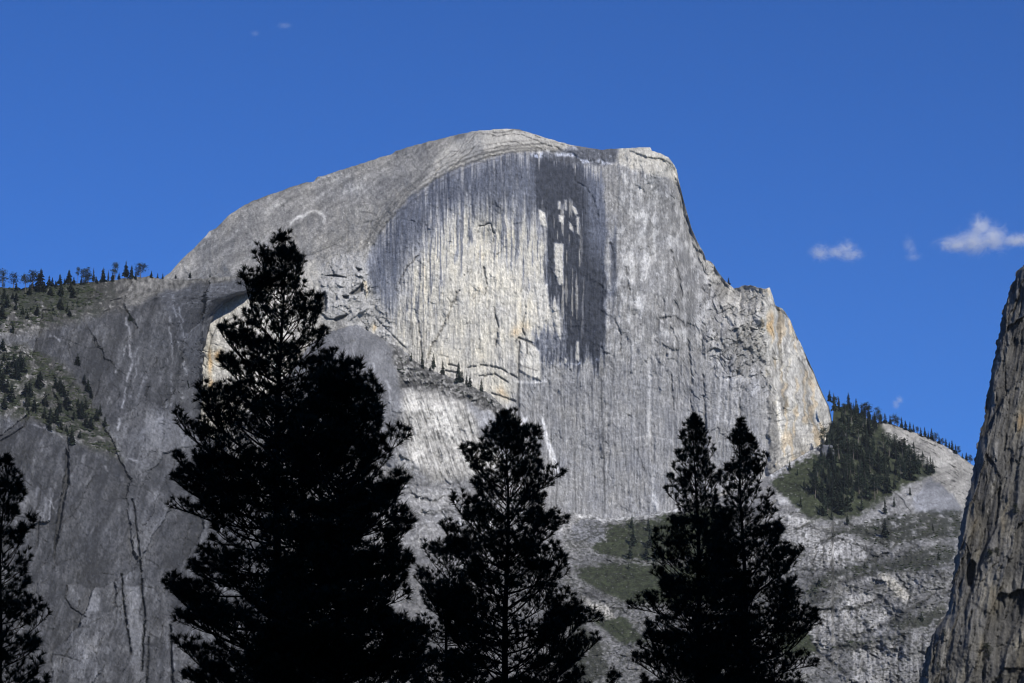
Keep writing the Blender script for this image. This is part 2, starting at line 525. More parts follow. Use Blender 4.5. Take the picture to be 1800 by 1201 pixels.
T, w = mix(T, 0.50 + 0.05 * S2, flag), mix(w, 0.6, flag)
for pts, wd in (([(906, 600), (911, 594), (918, 597), (934, 604), (940, 608)], 1.6), ([(926, 602), (927, 622)], 1.4), ([(913, 600), (912, 640), (911, 690), (911, 745)], 1.8),
                ([(911, 640), (925, 646), (945, 652)], 1.0)):
    T = mix(T, 0.07, line(U, V, pts, wd))  # arch shadow and thin crack lines drawn dark in the colour
arrow = poly(U + 2 * fine, V + 2 * fine, [(905, 731), (915, 736), (930, 733), (922, 748), (916, 762), (908, 758)], 2)
T = mix(T, 0.6, arrow)
T = mix(T, 0.56, poly(U + fine, V, [(951, 730), (956, 736), (966, 775), (976, 800), (984, 835), (978, 830), (968, 806), (958, 775)], 1.6))
T = mix(T, 0.5, line(U, V + 2 * fine, [(905, 671), (930, 672), (960, 670)], 2.0))
T = mix(T, 0.45, line(U, V + 4 * fine, [(945, 638), (985, 640), (1025, 640), (1055, 632), (1110, 615)], 1.5) * .55 * sstep(-.3, .3, fbm(U / 8, V / 8, 153, 2)))
# chimneys, slabs and ledge edges on the lower face
EDGES = [([(806, 510), (792, 545), (776, 580), (758, 612), (746, 646)], 1.6), ([(735, 560), (738, 600), (742, 640)], 1.3), ([(822, 646), (850, 642), (880, 648), (908, 664)], 1.5), ([(843, 662), (870, 658), (892, 672)], 1.4), ([(786, 640), (806, 645)], 1.4), ([(782, 652), (808, 657)], 1.5),
         ([(860, 690), (890, 700), (906, 706)], 1.4), ([(840, 400), (862, 392), (868, 410)], 1.2), ([(850, 470), (856, 500), (852, 520)], 1.1), ([(1010, 318), (1030, 330), (1044, 352), (1050, 378)], 1.8), ([(1212, 330), (1222, 372), (1232, 410)], 1.6), ([(1100, 470), (1108, 520)], 1.2), ([(1160, 560), (1185, 556), (1200, 566)], 1.4),
         ([(1180, 440), (1192, 480), (1200, 520)], 1.4), ([(1210, 600), (1216, 660), (1214, 720)], 1.6), ([(1180, 660), (1184, 720)], 1.3), ([(1236, 660), (1240, 740), (1238, 800)], 1.6), ([(1300, 700), (1304, 780), (1300, 830)], 1.8), ([(1080, 560), (1092, 590), (1090, 620)], 1.3),
         ([(700, 500), (715, 470), (735, 450)], 1.3), ([(660, 560), (690, 590), (712, 612)], 1.6), ([(868, 540), (876, 575), (872, 610)], 1.2), ([(925, 540), (918, 575), (922, 590)], 1.2)]
edge_m = 0
for pts, wd in EDGES:
    edge_m = np.maximum(edge_m, line(U + 2.5 * fine, V + 2 * fine, pts, wd) * sstep(-.7, -.2, fbm(U / 12, V / 12, 165, 2)))
T = mix(T, .09, .75 * edge_m)
# crest ledges
q = V - np.interp(U, [735, 842, 905, 1010], [335, 224, 222, 258])
led = ridged(q * 0.085 + 0.8 * fbm(U / 70, V / 30, 91), U * 0.006, 93, 2)
T = mix(T, 0.40 + 0.08 * fine - 0.30 * sstep(0.70, 0.92, led), crest * 0.92)
w = mix(w, 0.7, crest)
# overhang arcs along the top of the face, their shadow lines drawn in the colour
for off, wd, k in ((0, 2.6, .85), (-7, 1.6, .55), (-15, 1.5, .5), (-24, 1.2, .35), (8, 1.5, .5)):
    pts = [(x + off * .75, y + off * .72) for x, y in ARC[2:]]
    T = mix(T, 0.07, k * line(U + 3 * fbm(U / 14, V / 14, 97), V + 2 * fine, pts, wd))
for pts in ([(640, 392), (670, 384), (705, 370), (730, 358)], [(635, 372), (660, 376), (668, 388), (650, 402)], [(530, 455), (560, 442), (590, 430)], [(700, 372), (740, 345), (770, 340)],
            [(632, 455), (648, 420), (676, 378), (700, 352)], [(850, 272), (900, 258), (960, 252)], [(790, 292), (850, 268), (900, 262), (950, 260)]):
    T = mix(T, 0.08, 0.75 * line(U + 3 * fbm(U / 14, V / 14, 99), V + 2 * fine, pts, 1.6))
# corner blocks and pale bits under the dark band
T, w = mix(T, 0.42 + 0.07 * fine, corner * .85), mix(w, 0.7, corner)
for (cx, cy, rx, ry) in ((965, 265, 9, 3), (985, 270, 8, 4), (1003, 276, 14, 4), (1028, 284, 16, 4), (1065, 286, 14, 4), (945, 272, 12, 6), (1100, 290, 14, 5), (1010, 262, 6, 3)):
    T = mix(T, 0.47, 0.9 * blob(Wu, Wv, cx, cy, rx, ry, .15, 2) * sstep(-0.35, 0.1, fine))
# left wall under the shoulder
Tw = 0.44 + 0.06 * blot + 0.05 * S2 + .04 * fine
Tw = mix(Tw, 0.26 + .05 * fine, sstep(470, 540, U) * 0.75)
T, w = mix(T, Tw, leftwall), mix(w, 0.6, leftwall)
for (cx, cy, rx, ry) in ((368, 636, 5, 26), (384, 625, 8, 10), (372, 680, 4, 14), (357, 690, 3, 12)):
    w = w + 1.6 * blob(Wu, Wv, cx, cy, rx, ry)
T = mix(T, 0.07, .8 * line(Wu, V, [(388, 575), (400, 562), (418, 556)], 1.5) + .8 * line(Wu, V, [(384, 560), (372, 600), (362, 640)], 1.4))
# broken roofs
cv, ce = cells(Us / 16, Wv / 11, 101)
T = mix(T, 0.31 + 0.10 * cv + 0.08 * fine, roofs * .9)
w = mix(w, 0.2, roofs)
ROOF_SHADOWS = [[(566, 516), (571, 512), (575, 525), (573, 548), (567, 548), (564, 532)], [(614, 516), (622, 512), (634, 502), (638, 496), (637, 512), (626, 517), (616, 520)],
        [(585, 562), (597, 556), (612, 553), (604, 560), (590, 566)], [(602, 520), (613, 520), (612, 526), (604, 525)], [(572, 485), (590, 483), (608, 488), (592, 487)], [(625, 470), (636, 474), (630, 478)]]
for pts in ROOF_SHADOWS:
    T = mix(T, 0.06, .8 * poly(U, V, pts, 1.4))  # shadows under the roofs put into the colour
m = poly(U, V, [(638, 494), (645, 494), (647, 512), (644, 524), (640, 508)], 1.4)
T, w = mix(T, .5, m), mix(w, 1.3, m)
m = blob(Wu, Wv, 656, 576, 5, 9)
T, w = mix(T, .42, m), w + 1.6 * m
# shoulder blocks and cream buttress
cv2, ce2 = cells(Us / 10 + V / 50, Wv / 20, 105)
T = mix(T, 0.27 + 0.20 * np.clip(cv2, -.4, .7) + 0.10 * sstep(0, .5, mot), shoulder * .9)
T = mix(T, 0.19 + .05 * fine, .75 * poly(Wu, Wv, [(1258, 575), (1330, 570), (1345, 650), (1280, 665)], 14))
T = mix(T, 0.42, .6 * blob(Wu, Wv, 1290, 565, 26, 9))
Tb = mix(0.40 + 0.10 * S2 + 0.07 * blot + .05 * fine, .20 + .06 * fine, .75 * sstep(.05, .4, fbm(Us / 8, V / 70, 157, 3) + .25 * blot))
T, w = mix(T, Tb, buttress), mix(w, .55 + .9 * sstep(0, .4, fbm(Us / 12, V / 50, 159, 2)), buttress)
for pts, wd, k in (([(1368, 545), (1371, 620), (1376, 690)], 2.2, .8), ([(1378, 690), (1382, 720)], 6, .7), ([(1374, 705), (1368, 735)], 5, .6), ([(1408, 640), (1418, 700), (1424, 740)], 6, .45),
                   ([(1398, 770), (1410, 790), (1405, 800)], 8, .65), ([(1420, 700), (1436, 760)], 4, .4), ([(1400, 626), (1412, 640), (1420, 668)], 1.4, .9), ([(1352, 700), (1362, 780)], 5, .4)):
    T = mix(T, 0.13, k * line(Us, Wv, pts, wd))
m = blob(Wu, Wv, 1355, 565, 7, 24, 0, 2)
T, w = mix(T, .40, m * .8), w + 1.0 * m
T = mix(T, .55, poly(U + fine, V, [(1364, 705), (1372, 708), (1376, 770), (1372, 780), (1366, 740)], 2))
for (cx, cy) in ((905, 583), (921, 574), (890, 700), (1158, 571), (882, 690)):
    m = blob(Wu, Wv, cx, cy, 8 if cx != 1158 else 2.5, 10 if cx != 1158 else 2)
    w = w + .55 * m
T = np.where(face > .5, T, T)
for pts, wd, k in (([(1265, 665), (1300, 668)], 2, .5), ([(1266, 668), (1264, 740)], 2.5, .42), ([(1275, 670), (1277, 740)], 2, .42), ([(1290, 690), (1296, 730)], 3, .42), ([(1270, 740), (1290, 745)], 3, .4)):
    T = mix(T, k, .7 * line(Us, Wv, pts, wd))
rough_w = np.maximum(np.maximum(roofs, shoulder), np.maximum(right, sstep(0, .4, blot)))
veg = poly(Wu, Wv, [(690, 605), (720, 625), (750, 645), (800, 668), (800, 690), (690, 640)], 5)
T = T * (1 + 0.34 * fbm(U / 2.9, V / 4.5, 111, 2) + .2 * fbm(U / 8, V / 11, 113, 2)) * (1 + 0.16 * S3 * face)
T = mix(T, .44, .75 * sstep(.42, .62, fbm(Wu / 5.5, Wv / 8, 115, 3)) * (1 - stain * face) * (.35 + .65 * np.clip(rough_w, 0, 1)))
scr0 = np.maximum(scratch(Wu, Wv, 141, 26, 34, .88, .05), .8 * scratch(Wu, Wv, 145, 13, 20, .86, .12, 24))
T = T * (1 - .45 * scr0) * (1 + .12 * sstep(.3, .6, fbm(U * .33, V * .03, 151, 2)) * face)
T = np.clip(T, 0.025, 0.68)
colr = rgb(T, np.clip(w, -1.6, 2.2))

# relief in metres towards the camera
c1, e1 = cells(Us / 46, Wv / 70, 121)
c2, e2 = cells(Us / 17, Wv / 30, 125)
c3, e3 = cells(Us / 6, Wv / 24, 129)
scr = scr0 * (1 - .3 * buttress)
rough = 0.35 + 0.9 * np.maximum(np.maximum(roofs, shoulder), corner * .7) + 0.25 * right + .2 * buttress + 0.35 * sstep(-.1, .4, fbm(U / 90, V / 90, 131))
rel = rough * ((2.5 + 4.5 * np.clip(roofs + shoulder, 0, 1)) * c1 + 3.6 * c2 + 1.7 * c3) + 2.2 * S1 * face + 1.3 * S2 * face + 0.8 * S3 * face + 1.2 * fine * rough
rel = rel + 7 * fbm(U / 60, V / 60, 135, 4) * (1 - 0.5 * face) + 2.5 * fbm(U / 11, V / 15, 139, 3) * rough
rel = rel - 5 * edge_m - 3.2 * scr + 1.0 * face * fbm(U * .3, V * .02, 149, 2)
rel = rel - 9 * face                                                              # the face is set back under the arc of the dome skin
for off, k in ((-7, 3), (-15, 3), (-24, 3), (-36, 2)):
    rel = rel - k * poly(Us, Wv, [(x + off * .75, y + off * .72) for x, y in ARC] + [(1100, 262), (1190, 290), (1600, 300), (1600, 980), (660, 980)], 2.0)
rel = rel - 5 * crest * sstep(0.6, 0.9, led) - 2.0 * sstep(0.72, 0.95, exf) * (1 - face) * (1 - roofs)
for pts in ROOF_SHADOWS:
    rel = rel - 14 * poly(U, V, pts, 1.6)
for pts, k in FLAKES:
    rel = rel + 2 * poly(U, V, pts, 1.6)
rel = rel + 4 * flag - 8 * line(U, V, [(912, 594), (935, 603)], 1.6) - 4 * line(U, V, [(912, 600), (911, 745)], 1.6)
rel = rel + 4 * roofs * cv - 4 * shoulder * (1 - sstep(0, .18, ce2)) + 6 * shoulder * cv2
rel = rel - 12 * line(U, V, [(1364, 520), (1368, 560), (1372, 640)], 3) + 5 * buttress
rel = rel * np.minimum(1, t[:, None] * 40 + 0.25)
D = dome_depth(U, V) - rel
dome_D = D
X, Y, Z = P(U, V, D)


def close_layer(X, Y, Z, C, back=((25, 4), (80, 25), (200, 90), (420, 240), (800, 600)), foot=350.0, foot_z=-5.0):
    """Carry the surface over its top edge and down behind, and from its foot to the valley floor."""
    tx, ty, tz, tc = X[0], Y[0], Z[0], C[0]
    rx, ry, rz, rc = [], [], [], []
    for d, dr in back[::-1]:
        rx.append(tx * (1 + d / ty))
        ry.append(ty + d)
        rz.append(tz - dr)
        rc.append(tc)
    fx, fy, fz = X[-1] * (1 - foot / Y[-1]), Y[-1] - foot, np.full_like(X[-1], foot_z)
    return (np.vstack([rx, X, fx[None]]), np.vstack([ry, Y, fy[None]]), np.vstack([rz, Z, fz[None]]),
            np.concatenate([np.array(rc), C, C[-1:]], 0))


Xc, Yc, Zc, Cc = close_layer(X, Y, Z, colr, foot=5.0, foot_z=300)
dome = link(bpy.data.objects.new('granite_dome', grid_mesh('granite_dome', Xc, Yc, Zc, Cc, M_ROCK)))
tag(dome, 'huge bare granite dome with black-streaked sheer face against the sky', 'mountain', kind='structure')

# ------------------------------------------------------------------ left cliff
b_top = curve([(-80, 512), (0, 506), (40, 507), (80, 503), (120, 499), (150, 497), (200, 493), (235, 487), (262, 486), (300, 491), (330, 492), (380, 488), (420, 485), (470, 478)])
b_right = curve([(478, 470), (500, 462), (512, 452), (520, 420), (530, 390), (545, 374), (560, 366), (600, 359), (650, 353), (700, 350), (740, 352), (790, 380), (900, 470), (1260, 520)])
b_depth = rbf([(-80, 512, 4300), (0, 506, 4300), (120, 499, 4330), (250, 487, 4400), (330, 492, 4460), (470, 478, 4520),
               (0, 590, 4120), (120, 570, 4180), (230, 560, 4250), (300, 560, 4330), (350, 560, 4430), (352, 650, 4400), (350, 700, 4340),
               (0, 640, 4060), (60, 700, 3980), (160, 700, 4080), (250, 650, 4190), (300, 700, 4200), (-80, 740, 3840), (60, 770, 3860), (180, 780, 3960),
               (260, 800, 4040), (350, 820, 4120), (0, 900, 3740), (150, 900, 3790), (300, 950, 3880), (450, 950, 4000), (-80, 1260, 3540), (150, 1260, 3600), (300, 1260, 3660), (520, 1260, 3760)])
nu, nv = 350, 470
s, t = np.linspace(0, 1, nu), np.linspace(0, 1, nv)
u0 = -80 + s * 550
vt = b_top(u0) + 2.0 * fbm(u0 * .08, u0 * 0, 201, 3)
V = vt[None, :] + t[:, None] * (1260 - vt)[None, :]
brj = b_right(V) + (5 * fbm(V / 16, V * 0, 296, 3) + 4 * np.round(2 * noise(V / 9, V * 0, 298))) * (V > 515)
U = -80 + s[None, :] * (brj + 80)
Wu, Wv = U + 6 * fbm(U / 26, V / 26, 203, 3), V + 6 * fbm(U / 26, V / 26, 207, 3)
dgu, dgv = U * .9 + V * .35, V * .9 - U * .35
blot, fine = fbm(U / 40, V / 52, 211, 4), fbm(U / 7, V / 10, 215, 3)
S1, S2 = fbm(dgu * .06, dgv * .012, 219, 3), fbm(dgu * .22 + .8 * blot, dgv * .03, 223, 3)
vein = ridged(Wu * .035, Wv * .014, 227, 3)
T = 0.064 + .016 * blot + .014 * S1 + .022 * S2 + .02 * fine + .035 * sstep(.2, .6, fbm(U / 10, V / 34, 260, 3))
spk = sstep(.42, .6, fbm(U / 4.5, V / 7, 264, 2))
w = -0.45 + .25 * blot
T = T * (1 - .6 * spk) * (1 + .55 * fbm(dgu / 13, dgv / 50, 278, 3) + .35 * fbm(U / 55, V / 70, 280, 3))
v2 = ridged((Wu + .5 * Wv) * .05, (Wv - .4 * Wu) * .02, 266, 2)
T = T + .07 * sstep(.88, 1.0, v2) * sstep(-.1, .4, fbm(U / 40, V / 40, 268))
T = T + .11 * sstep(.86, 1.0, vein) * sstep(-.1, .5, fbm(U / 50, V / 70, 231))
gut = poly(Wu, Wv, [(262, 492), (470, 470), (470, 520), (400, 530), (365, 570), (352, 660), (345, 700), (330, 640), (305, 570), (280, 520)], 6)
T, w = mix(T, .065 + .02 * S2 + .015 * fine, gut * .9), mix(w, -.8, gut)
T = mix(T, .16, gut * .6 * sstep(.62, .95, ridged(U * .02 + V * .01, V * .11 - U * .012, 235, 2)) * (V < 545))
ledge = poly(U, Wv, [(180, 482), (262, 480), (340, 486), (470, 470), (470, 488), (340, 500), (280, 515), (240, 540), (190, 530)], 6)
T, w = mix(T, .115 + .12 * fine, ledge * .85), mix(w, .4, ledge)
slope_top = poly(Wu, Wv, [(-90, 490), (190, 485), (230, 545), (150, 560), (90, 580), (40, 590), (-90, 610)], 12)
slope_mid = poly(Wu, Wv, [(-90, 600), (40, 605), (110, 640), (150, 690), (190, 760), (215, 810), (160, 790), (80, 745), (-90, 715)], 10)
scree = fbm(dgu / 9, dgv / 5, 239, 3)
for m in (slope_top, slope_mid):
    T, w = mix(T, .07 + .17 * sstep(.15, .6, scree) + .12 * sstep(.5, .7, fbm(U / 5, V / 3, 282, 2)), m * .85), mix(w, .35, m)
for pts, wd, k in (([(222, 560), (228, 600), (230, 640), (222, 680), (212, 730), (208, 760)], 2.5, .34), ([(298, 558), (299, 600), (304, 640), (300, 700)], 2, .26), ([(312, 600), (318, 630), (328, 660)], 2, .28),
                   ([(322, 690), (315, 720), (320, 760), (326, 800)], 4, .32), ([(85, 592), (95, 590), (105, 600), (110, 612)], 2, .36), ([(240, 610), (236, 680)], 1.5, .24),
                   ([(20, 655), (30, 672), (36, 690)], 4, .32), ([(300, 520), (312, 560), (330, 600)], 2.5, .24), ([(316, 540), (322, 566)], 2, .3), ([(0, 590), (30, 580), (70, 574)], 3, .3),
                   ([(60, 745), (120, 772), (180, 790), (240, 812)], 3, .27), ([(222, 600), (212, 640), (205, 655)], 1.5, .3), ([(185, 820), (200, 850)], 2.5, .3), ([(90, 870), (98, 905)], 2, .28),
                   ([(250, 1100), (246, 1140)], 6, .22), ([(145, 1055), (128, 1040), (120, 1030)], 3, .3)):
    T = mix(T, k * .8, .8 * line(Wu, V + 2 * fine, pts, wd * .75) * sstep(-.5, .1, fine + fbm(U / 18, V / 18, 270, 2)))
light = poly(Wu, Wv, [(118, 1030), (135, 1025), (170, 1045), (178, 1075), (150, 1078), (122, 1060)], 4) + poly(Wu, Wv, [(222, 1030), (244, 1035), (250, 1130), (255, 1200), (235, 1200), (228, 1110)], 4)
T = mix(T, .15 + .03 * fine, np.clip(light, 0, 1) * .7)
T = mix(T, .14, .5 * poly(Wu, Wv, [(250, 740), (340, 720), (360, 860), (300, 840), (270, 790)], 8))
cracks = [([(118, 770), (119, 800)], 2.0, 10), ([(98, 940), (96, 985)], 1.6, 8), ([(70, 910), (64, 960)], 2.0, 12), ([(233, 878), (240, 930), (247, 1000), (255, 1090), (248, 1180)], 2.4, 18), ([(213, 1010), (220, 1080), (230, 1150)], 2.2, 16),
          ([(42, 735), (50, 730), (44, 750), (25, 762), (0, 776)], 2.4, 14), ([(356, 560), (353, 600), (351, 650), (350, 700)], 3, 16), ([(117, 1030), (116, 1052), (124, 1068), (150, 1085)], 1.8, 8), ([(145, 556), (160, 545), (172, 542)], 1.6, 6),
          ([(300, 1100), (303, 1200)], 3, 20), ([(190, 530), (200, 528), (215, 524)], 2, 6), ([(262, 1120), (258, 1200)], 2, 12), ([(95, 595), (80, 598)], 1.5, 5)]
rel = 0
for pts, wd, k in cracks:
    c = line(U + 1.5 * fine + 2.2 * fbm(U / 30, V / 30, 272, 3), V, pts, wd * .62) * sstep(-.9, -.4, fbm(U / 30, V / 24, 274, 3))
    T = mix(T, .06, .7 * c)
    rel = rel - k * c
wedge = poly(U + 2.5 * fine, V + 3 * fine, [(116, 790), (121, 800), (121, 850), (113, 880), (107, 920), (98, 960), (95, 968), (97, 940), (102, 900), (110, 860), (115, 830)], 1.8)
T = mix(T, .045, .85 * wedge)  # shadow inside the crevice put into the colour
rel = rel - 22 * wedge
T = mix(T, .2, .7 * line(U + 2 * fine, V, [(98, 850), (90, 880), (86, 915)], 1.5))  # sunlit rim beside the crevice painted as a pale line
fa, fae = cells(Wu / 75 + Wv / 260, Wv / 120 - Wu / 400, 284)
joint = np.maximum(sstep(.93, 1, ridged(dgu * .026 + .3 * blot, dgv * .0035, 286, 1)), .7 * sstep(.93, 1, ridged(dgu * .011 + 3 + .1 * blot, dgv * .016, 288, 1)))
joint = joint * sstep(-.2, .25, fbm(U / 45, V / 60, 290, 3)) * (1 - np.maximum(slope_top, slope_mid))
scr = np.maximum(scratch(Wu, Wv, 292, 30, 46, .87, .0), scratch(Wu, Wv, 294, 14, 20, .86, .1, 24))
T = T * (1 + .55 * fa) * (1 - .55 * np.maximum(joint, scr))  # facet tones put sunlit and shaded facets into the colour
rel = rel + 13 * fa - 5 * joint - 3.5 * scr
c1, e1 = cells(Wu / 52 + V / 200, Wv / 80, 241)
c2, e2 = cells(Wu / 19 + V / 70, Wv / 34, 245)
c3, e3 = cells(Wu / 8, Wv / 12, 249)
mk = 0.8 + 0.8 * np.maximum(slope_top, slope_mid) - .2 * gut
mk = mk * sstep(0, 1, .35 + .9 * np.maximum(slope_top, slope_mid) + .5 * fbm(U / 60, V / 60, 259))
rel = rel + mk * (4 * c1 + 3.0 * c2 + 1.8 * c3 + 1.8 * fine) + 9 * fbm(U / 120, V / 160, 253, 2) + 2.2 * fbm(U / 16, V / 30, 254, 3) + 1.6 * S2 - 2 * sstep(.8, 1., vein)
rel = rel * np.minimum(1, t[:, None] * 30 + .3)
T = T * (1 + .42 * fbm(U / 2.9, V / 4.8, 257, 2) + .25 * fbm(dgu / 5, dgv / 16, 258, 3))
brush = np.clip(slope_top * sstep(-.25, .25, .75 - (V - 500) / 75 + .9 * fbm(U / 16, V / 9, 261, 3)) * sstep(215, 120, U + 40 * fbm(U / 25, V / 14, 276, 3)) + slope_mid * sstep(-.1, .3, fbm(U / 15, V / 12, 263, 3) + .12), 0, 1)
brush = brush * (1 - .8 * sstep(.5, .65, fbm(U / 5, V / 3.5, 265, 2)))
T = np.clip(T, .03, .5)
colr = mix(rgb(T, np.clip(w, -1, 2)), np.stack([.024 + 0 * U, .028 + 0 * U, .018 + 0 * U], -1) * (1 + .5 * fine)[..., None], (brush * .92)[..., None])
sdist = (b_right(V) - U)
D = b_depth(U, V) - rel + 60 * np.exp(-np.maximum(sdist, 0) / 9.0) * (V > 500)
left_D = (U, V, D)
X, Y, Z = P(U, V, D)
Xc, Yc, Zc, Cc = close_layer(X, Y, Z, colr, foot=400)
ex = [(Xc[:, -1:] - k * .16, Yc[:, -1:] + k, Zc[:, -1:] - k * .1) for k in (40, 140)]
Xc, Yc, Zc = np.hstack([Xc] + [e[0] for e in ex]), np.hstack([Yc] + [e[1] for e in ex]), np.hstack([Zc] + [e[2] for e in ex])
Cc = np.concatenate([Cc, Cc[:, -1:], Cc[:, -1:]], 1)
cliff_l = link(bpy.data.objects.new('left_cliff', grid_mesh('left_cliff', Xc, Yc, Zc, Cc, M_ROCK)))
tag(cliff_l, 'dark grey cliff with a tree-lined rim in front of the dome', 'cliff', kind='structure')

# ------------------------------------------------------------------ buttress, talus and forested slope below the face
c_top = curve([(340, 800), (420, 735), (470, 695), (520, 640), (545, 605), (570, 590), (600, 577), (625, 571), (650, 582), (675, 598), (692, 606), (705, 612), (720, 626), (745, 645), (770, 655), (800, 666), (830, 680),
               (860, 692), (880, 710), (900, 730), (916, 760), (935, 830), (960, 880), (985, 900), (1017, 903), (1040, 907), (1062, 911), (1110, 909), (1150, 904), (1200, 893),
               (1250, 879), (1300, 860), (1335, 846), (1352, 836), (1365, 828), (1385, 815), (1400, 806), (1432, 788), (1448, 778), (1462, 764), (1466, 712), (1500, 722), (1530, 738),
               (1545, 744), (1560, 742), (1580, 750), (1600, 757), (1640, 772), (1680, 795), (1710, 818), (1740, 840), (1800, 880)])
c_depth = rbf([(340, 800, 4480), (420, 735, 4460), (400, 900, 4330), (400, 1260, 3900), (520, 640, 4440), (570, 590, 4470), (625, 571, 4490), (692, 606, 4490), (770, 655, 4480), (860, 692, 4490), (900, 730, 4490), (935, 830, 4470), (985, 900, 4460),
               (1062, 911, 4460), (1200, 893, 4455), (1300, 860, 4450), (1365, 828, 4465), (1432, 788, 4530), (1462, 764, 4600), (1480, 712, 4780), (1545, 744, 4800), (1640, 772, 4820), (1740, 840, 4800), (1800, 880, 4760),
               (600, 640, 4380), (660, 680, 4390), (720, 700, 4410), (800, 720, 4425), (860, 740, 4440), (600, 850, 4300), (720, 850, 4350), (800, 850, 4370), (900, 860, 4420), (700, 930, 4220), (820, 940, 4250), (940, 950, 4330),
               (1030, 960, 4360), (1110, 990, 4270), (1110, 1060, 4130), (1000, 1050, 4100), (1200, 1000, 4250), (1250, 1100, 4000), (520, 1000, 4050), (700, 1200, 3750), (900, 1200, 3750), (1050, 1200, 3800), (1250, 1260, 3700),
               (1380, 900, 4330), (1420, 850, 4420), (1500, 820, 4540), (1560, 850, 4530), (1500, 905, 4390), (1620, 850, 4560), (1690, 880, 4600), (1600, 905, 4370), (1400, 950, 4230), (1480, 960, 4210), (1600, 960, 4190),
               (1440, 1030, 4030), (1560, 1020, 4040), (1650, 1000, 4060), (1450, 1080, 3980), (1560, 1080, 3970), (1640, 1090, 3930), (1450, 1150, 3900), (1580, 1110, 3880), (1580, 1200, 3800), (1450, 1260, 3680), (1700, 1260, 3700), (1800, 1050, 4000)])
nu, nv = 900, 400
s, t = np.linspace(0, 1, nu), np.linspace(0, 1, nv)
u0 = 350 + s * 1450
vt = c_top(u0) + 2.2 * fbm(u0 * .11, u0 * 0, 301, 3) * (u0 < 1330) + 1.2 * fbm(u0 * .11, u0 * 0, 301, 3)
U = np.repeat(u0[None, :], nv, 0)
V = vt[None, :] + t[:, None] * (1260 - vt)[None, :]
Wu, Wv = U + 6 * fbm(U / 26, V / 26, 303, 3), V + 6 * fbm(U / 26, V / 26, 307, 3)
blot, fine = fbm(U / 40, V / 36, 311, 4), fbm(U / 6, V / 7, 315, 3)
scree = fbm((U * .9 - V * .4) / 10, (V * .9 + U * .4) / 6, 319, 3)
Sv = fbm(U * .2 + .5 * blot, V * .02, 323, 3)
T = .165 + .05 * blot + .06 * fine + .08 * sstep(.1, .5, scree)
w = .05 + .2 * blot
knob = poly(Wu, Wv, [(520, 640), (560, 590), (620, 568), (680, 600), (698, 640), (705, 700), (690, 780), (700, 830), (640, 800), (520, 800)], 5)
Sd = fbm((U + V * .18) * .12, V * .012, 327, 3)
T, w = mix(T, .15 + .03 * blot + .03 * Sd + .025 * fine, knob), mix(w, -.3, knob)
for pts, wd, k in (([(655, 640), (660, 680), (668, 715), (672, 730)], 2.2, .34), ([(682, 670), (684, 710)], 2, .3), ([(620, 610), (628, 650)], 1.5, .26)):
    T = mix(T, k, .8 * line(Wu, V, pts, wd))
pal = poly(Wu, Wv, [(712, 685), (760, 680), (800, 700), (860, 712), (900, 770), (890, 830), (830, 840), (760, 850), (715, 800), (708, 740)], 8)
dg = fbm((U - (V - 700) * .32) * .17, V * .018, 331, 3)
T, w = mix(T, .33 + .22 * dg + .08 * fine - .2 * sstep(.25, .5, fbm((U - (V - 700) * .32) * .3, V * .03, 333, 2)), pal * .9), mix(w, .45, pal)
for (cx, cy, rx, ry) in ((735, 705, 18, 24), (785, 740, 26, 16), (800, 770, 22, 22), (735, 790, 12, 26), (775, 720, 16, 14), (825, 800, 14, 24)):
    T = T + .2 * blob(Wu, Wv, cx, cy, rx, ry) * (.7 + .8 * fine)
greyr = poly(Wu, Wv, [(815, 700), (880, 715), (915, 770), (925, 830), (880, 800), (850, 770)], 8)
T, w = mix(T, .20 + .09 * sstep(.1, .4, dg), greyr * .8), mix(w, -.2, greyr)
ledge = poly(Wu, Wv, [(688, 600), (720, 622), (760, 650), (830, 678), (885, 712), (900, 735), (870, 730), (820, 705), (760, 688), (705, 680), (692, 640)], 5)
lc, lce = cells(Wu / 10, Wv / 7, 394)
T, w = mix(T, np.clip(.14 + .2 * lc + .12 * sstep(.15, .55, fine + scree * .5), .04, .5) * (1 - .7 * sstep(.15, .0, lce)), ledge * .85), mix(w, .3, ledge)  # light blocks, with the shadows between them put into the colour
T = mix(T, .035, ledge * .8 * sstep(.1, .35, fbm(U / 12, V / 6, 396, 3)))
rub = poly(Wu, Wv, [(700, 850), (900, 830), (950, 870), (1010, 905), (1010, 985), (940, 1000), (760, 1000), (690, 940)], 14)
T = mix(T, .21 + .2 * sstep(.1, .6, fine) - .1 * sstep(.1, .5, -scree), rub * .8)
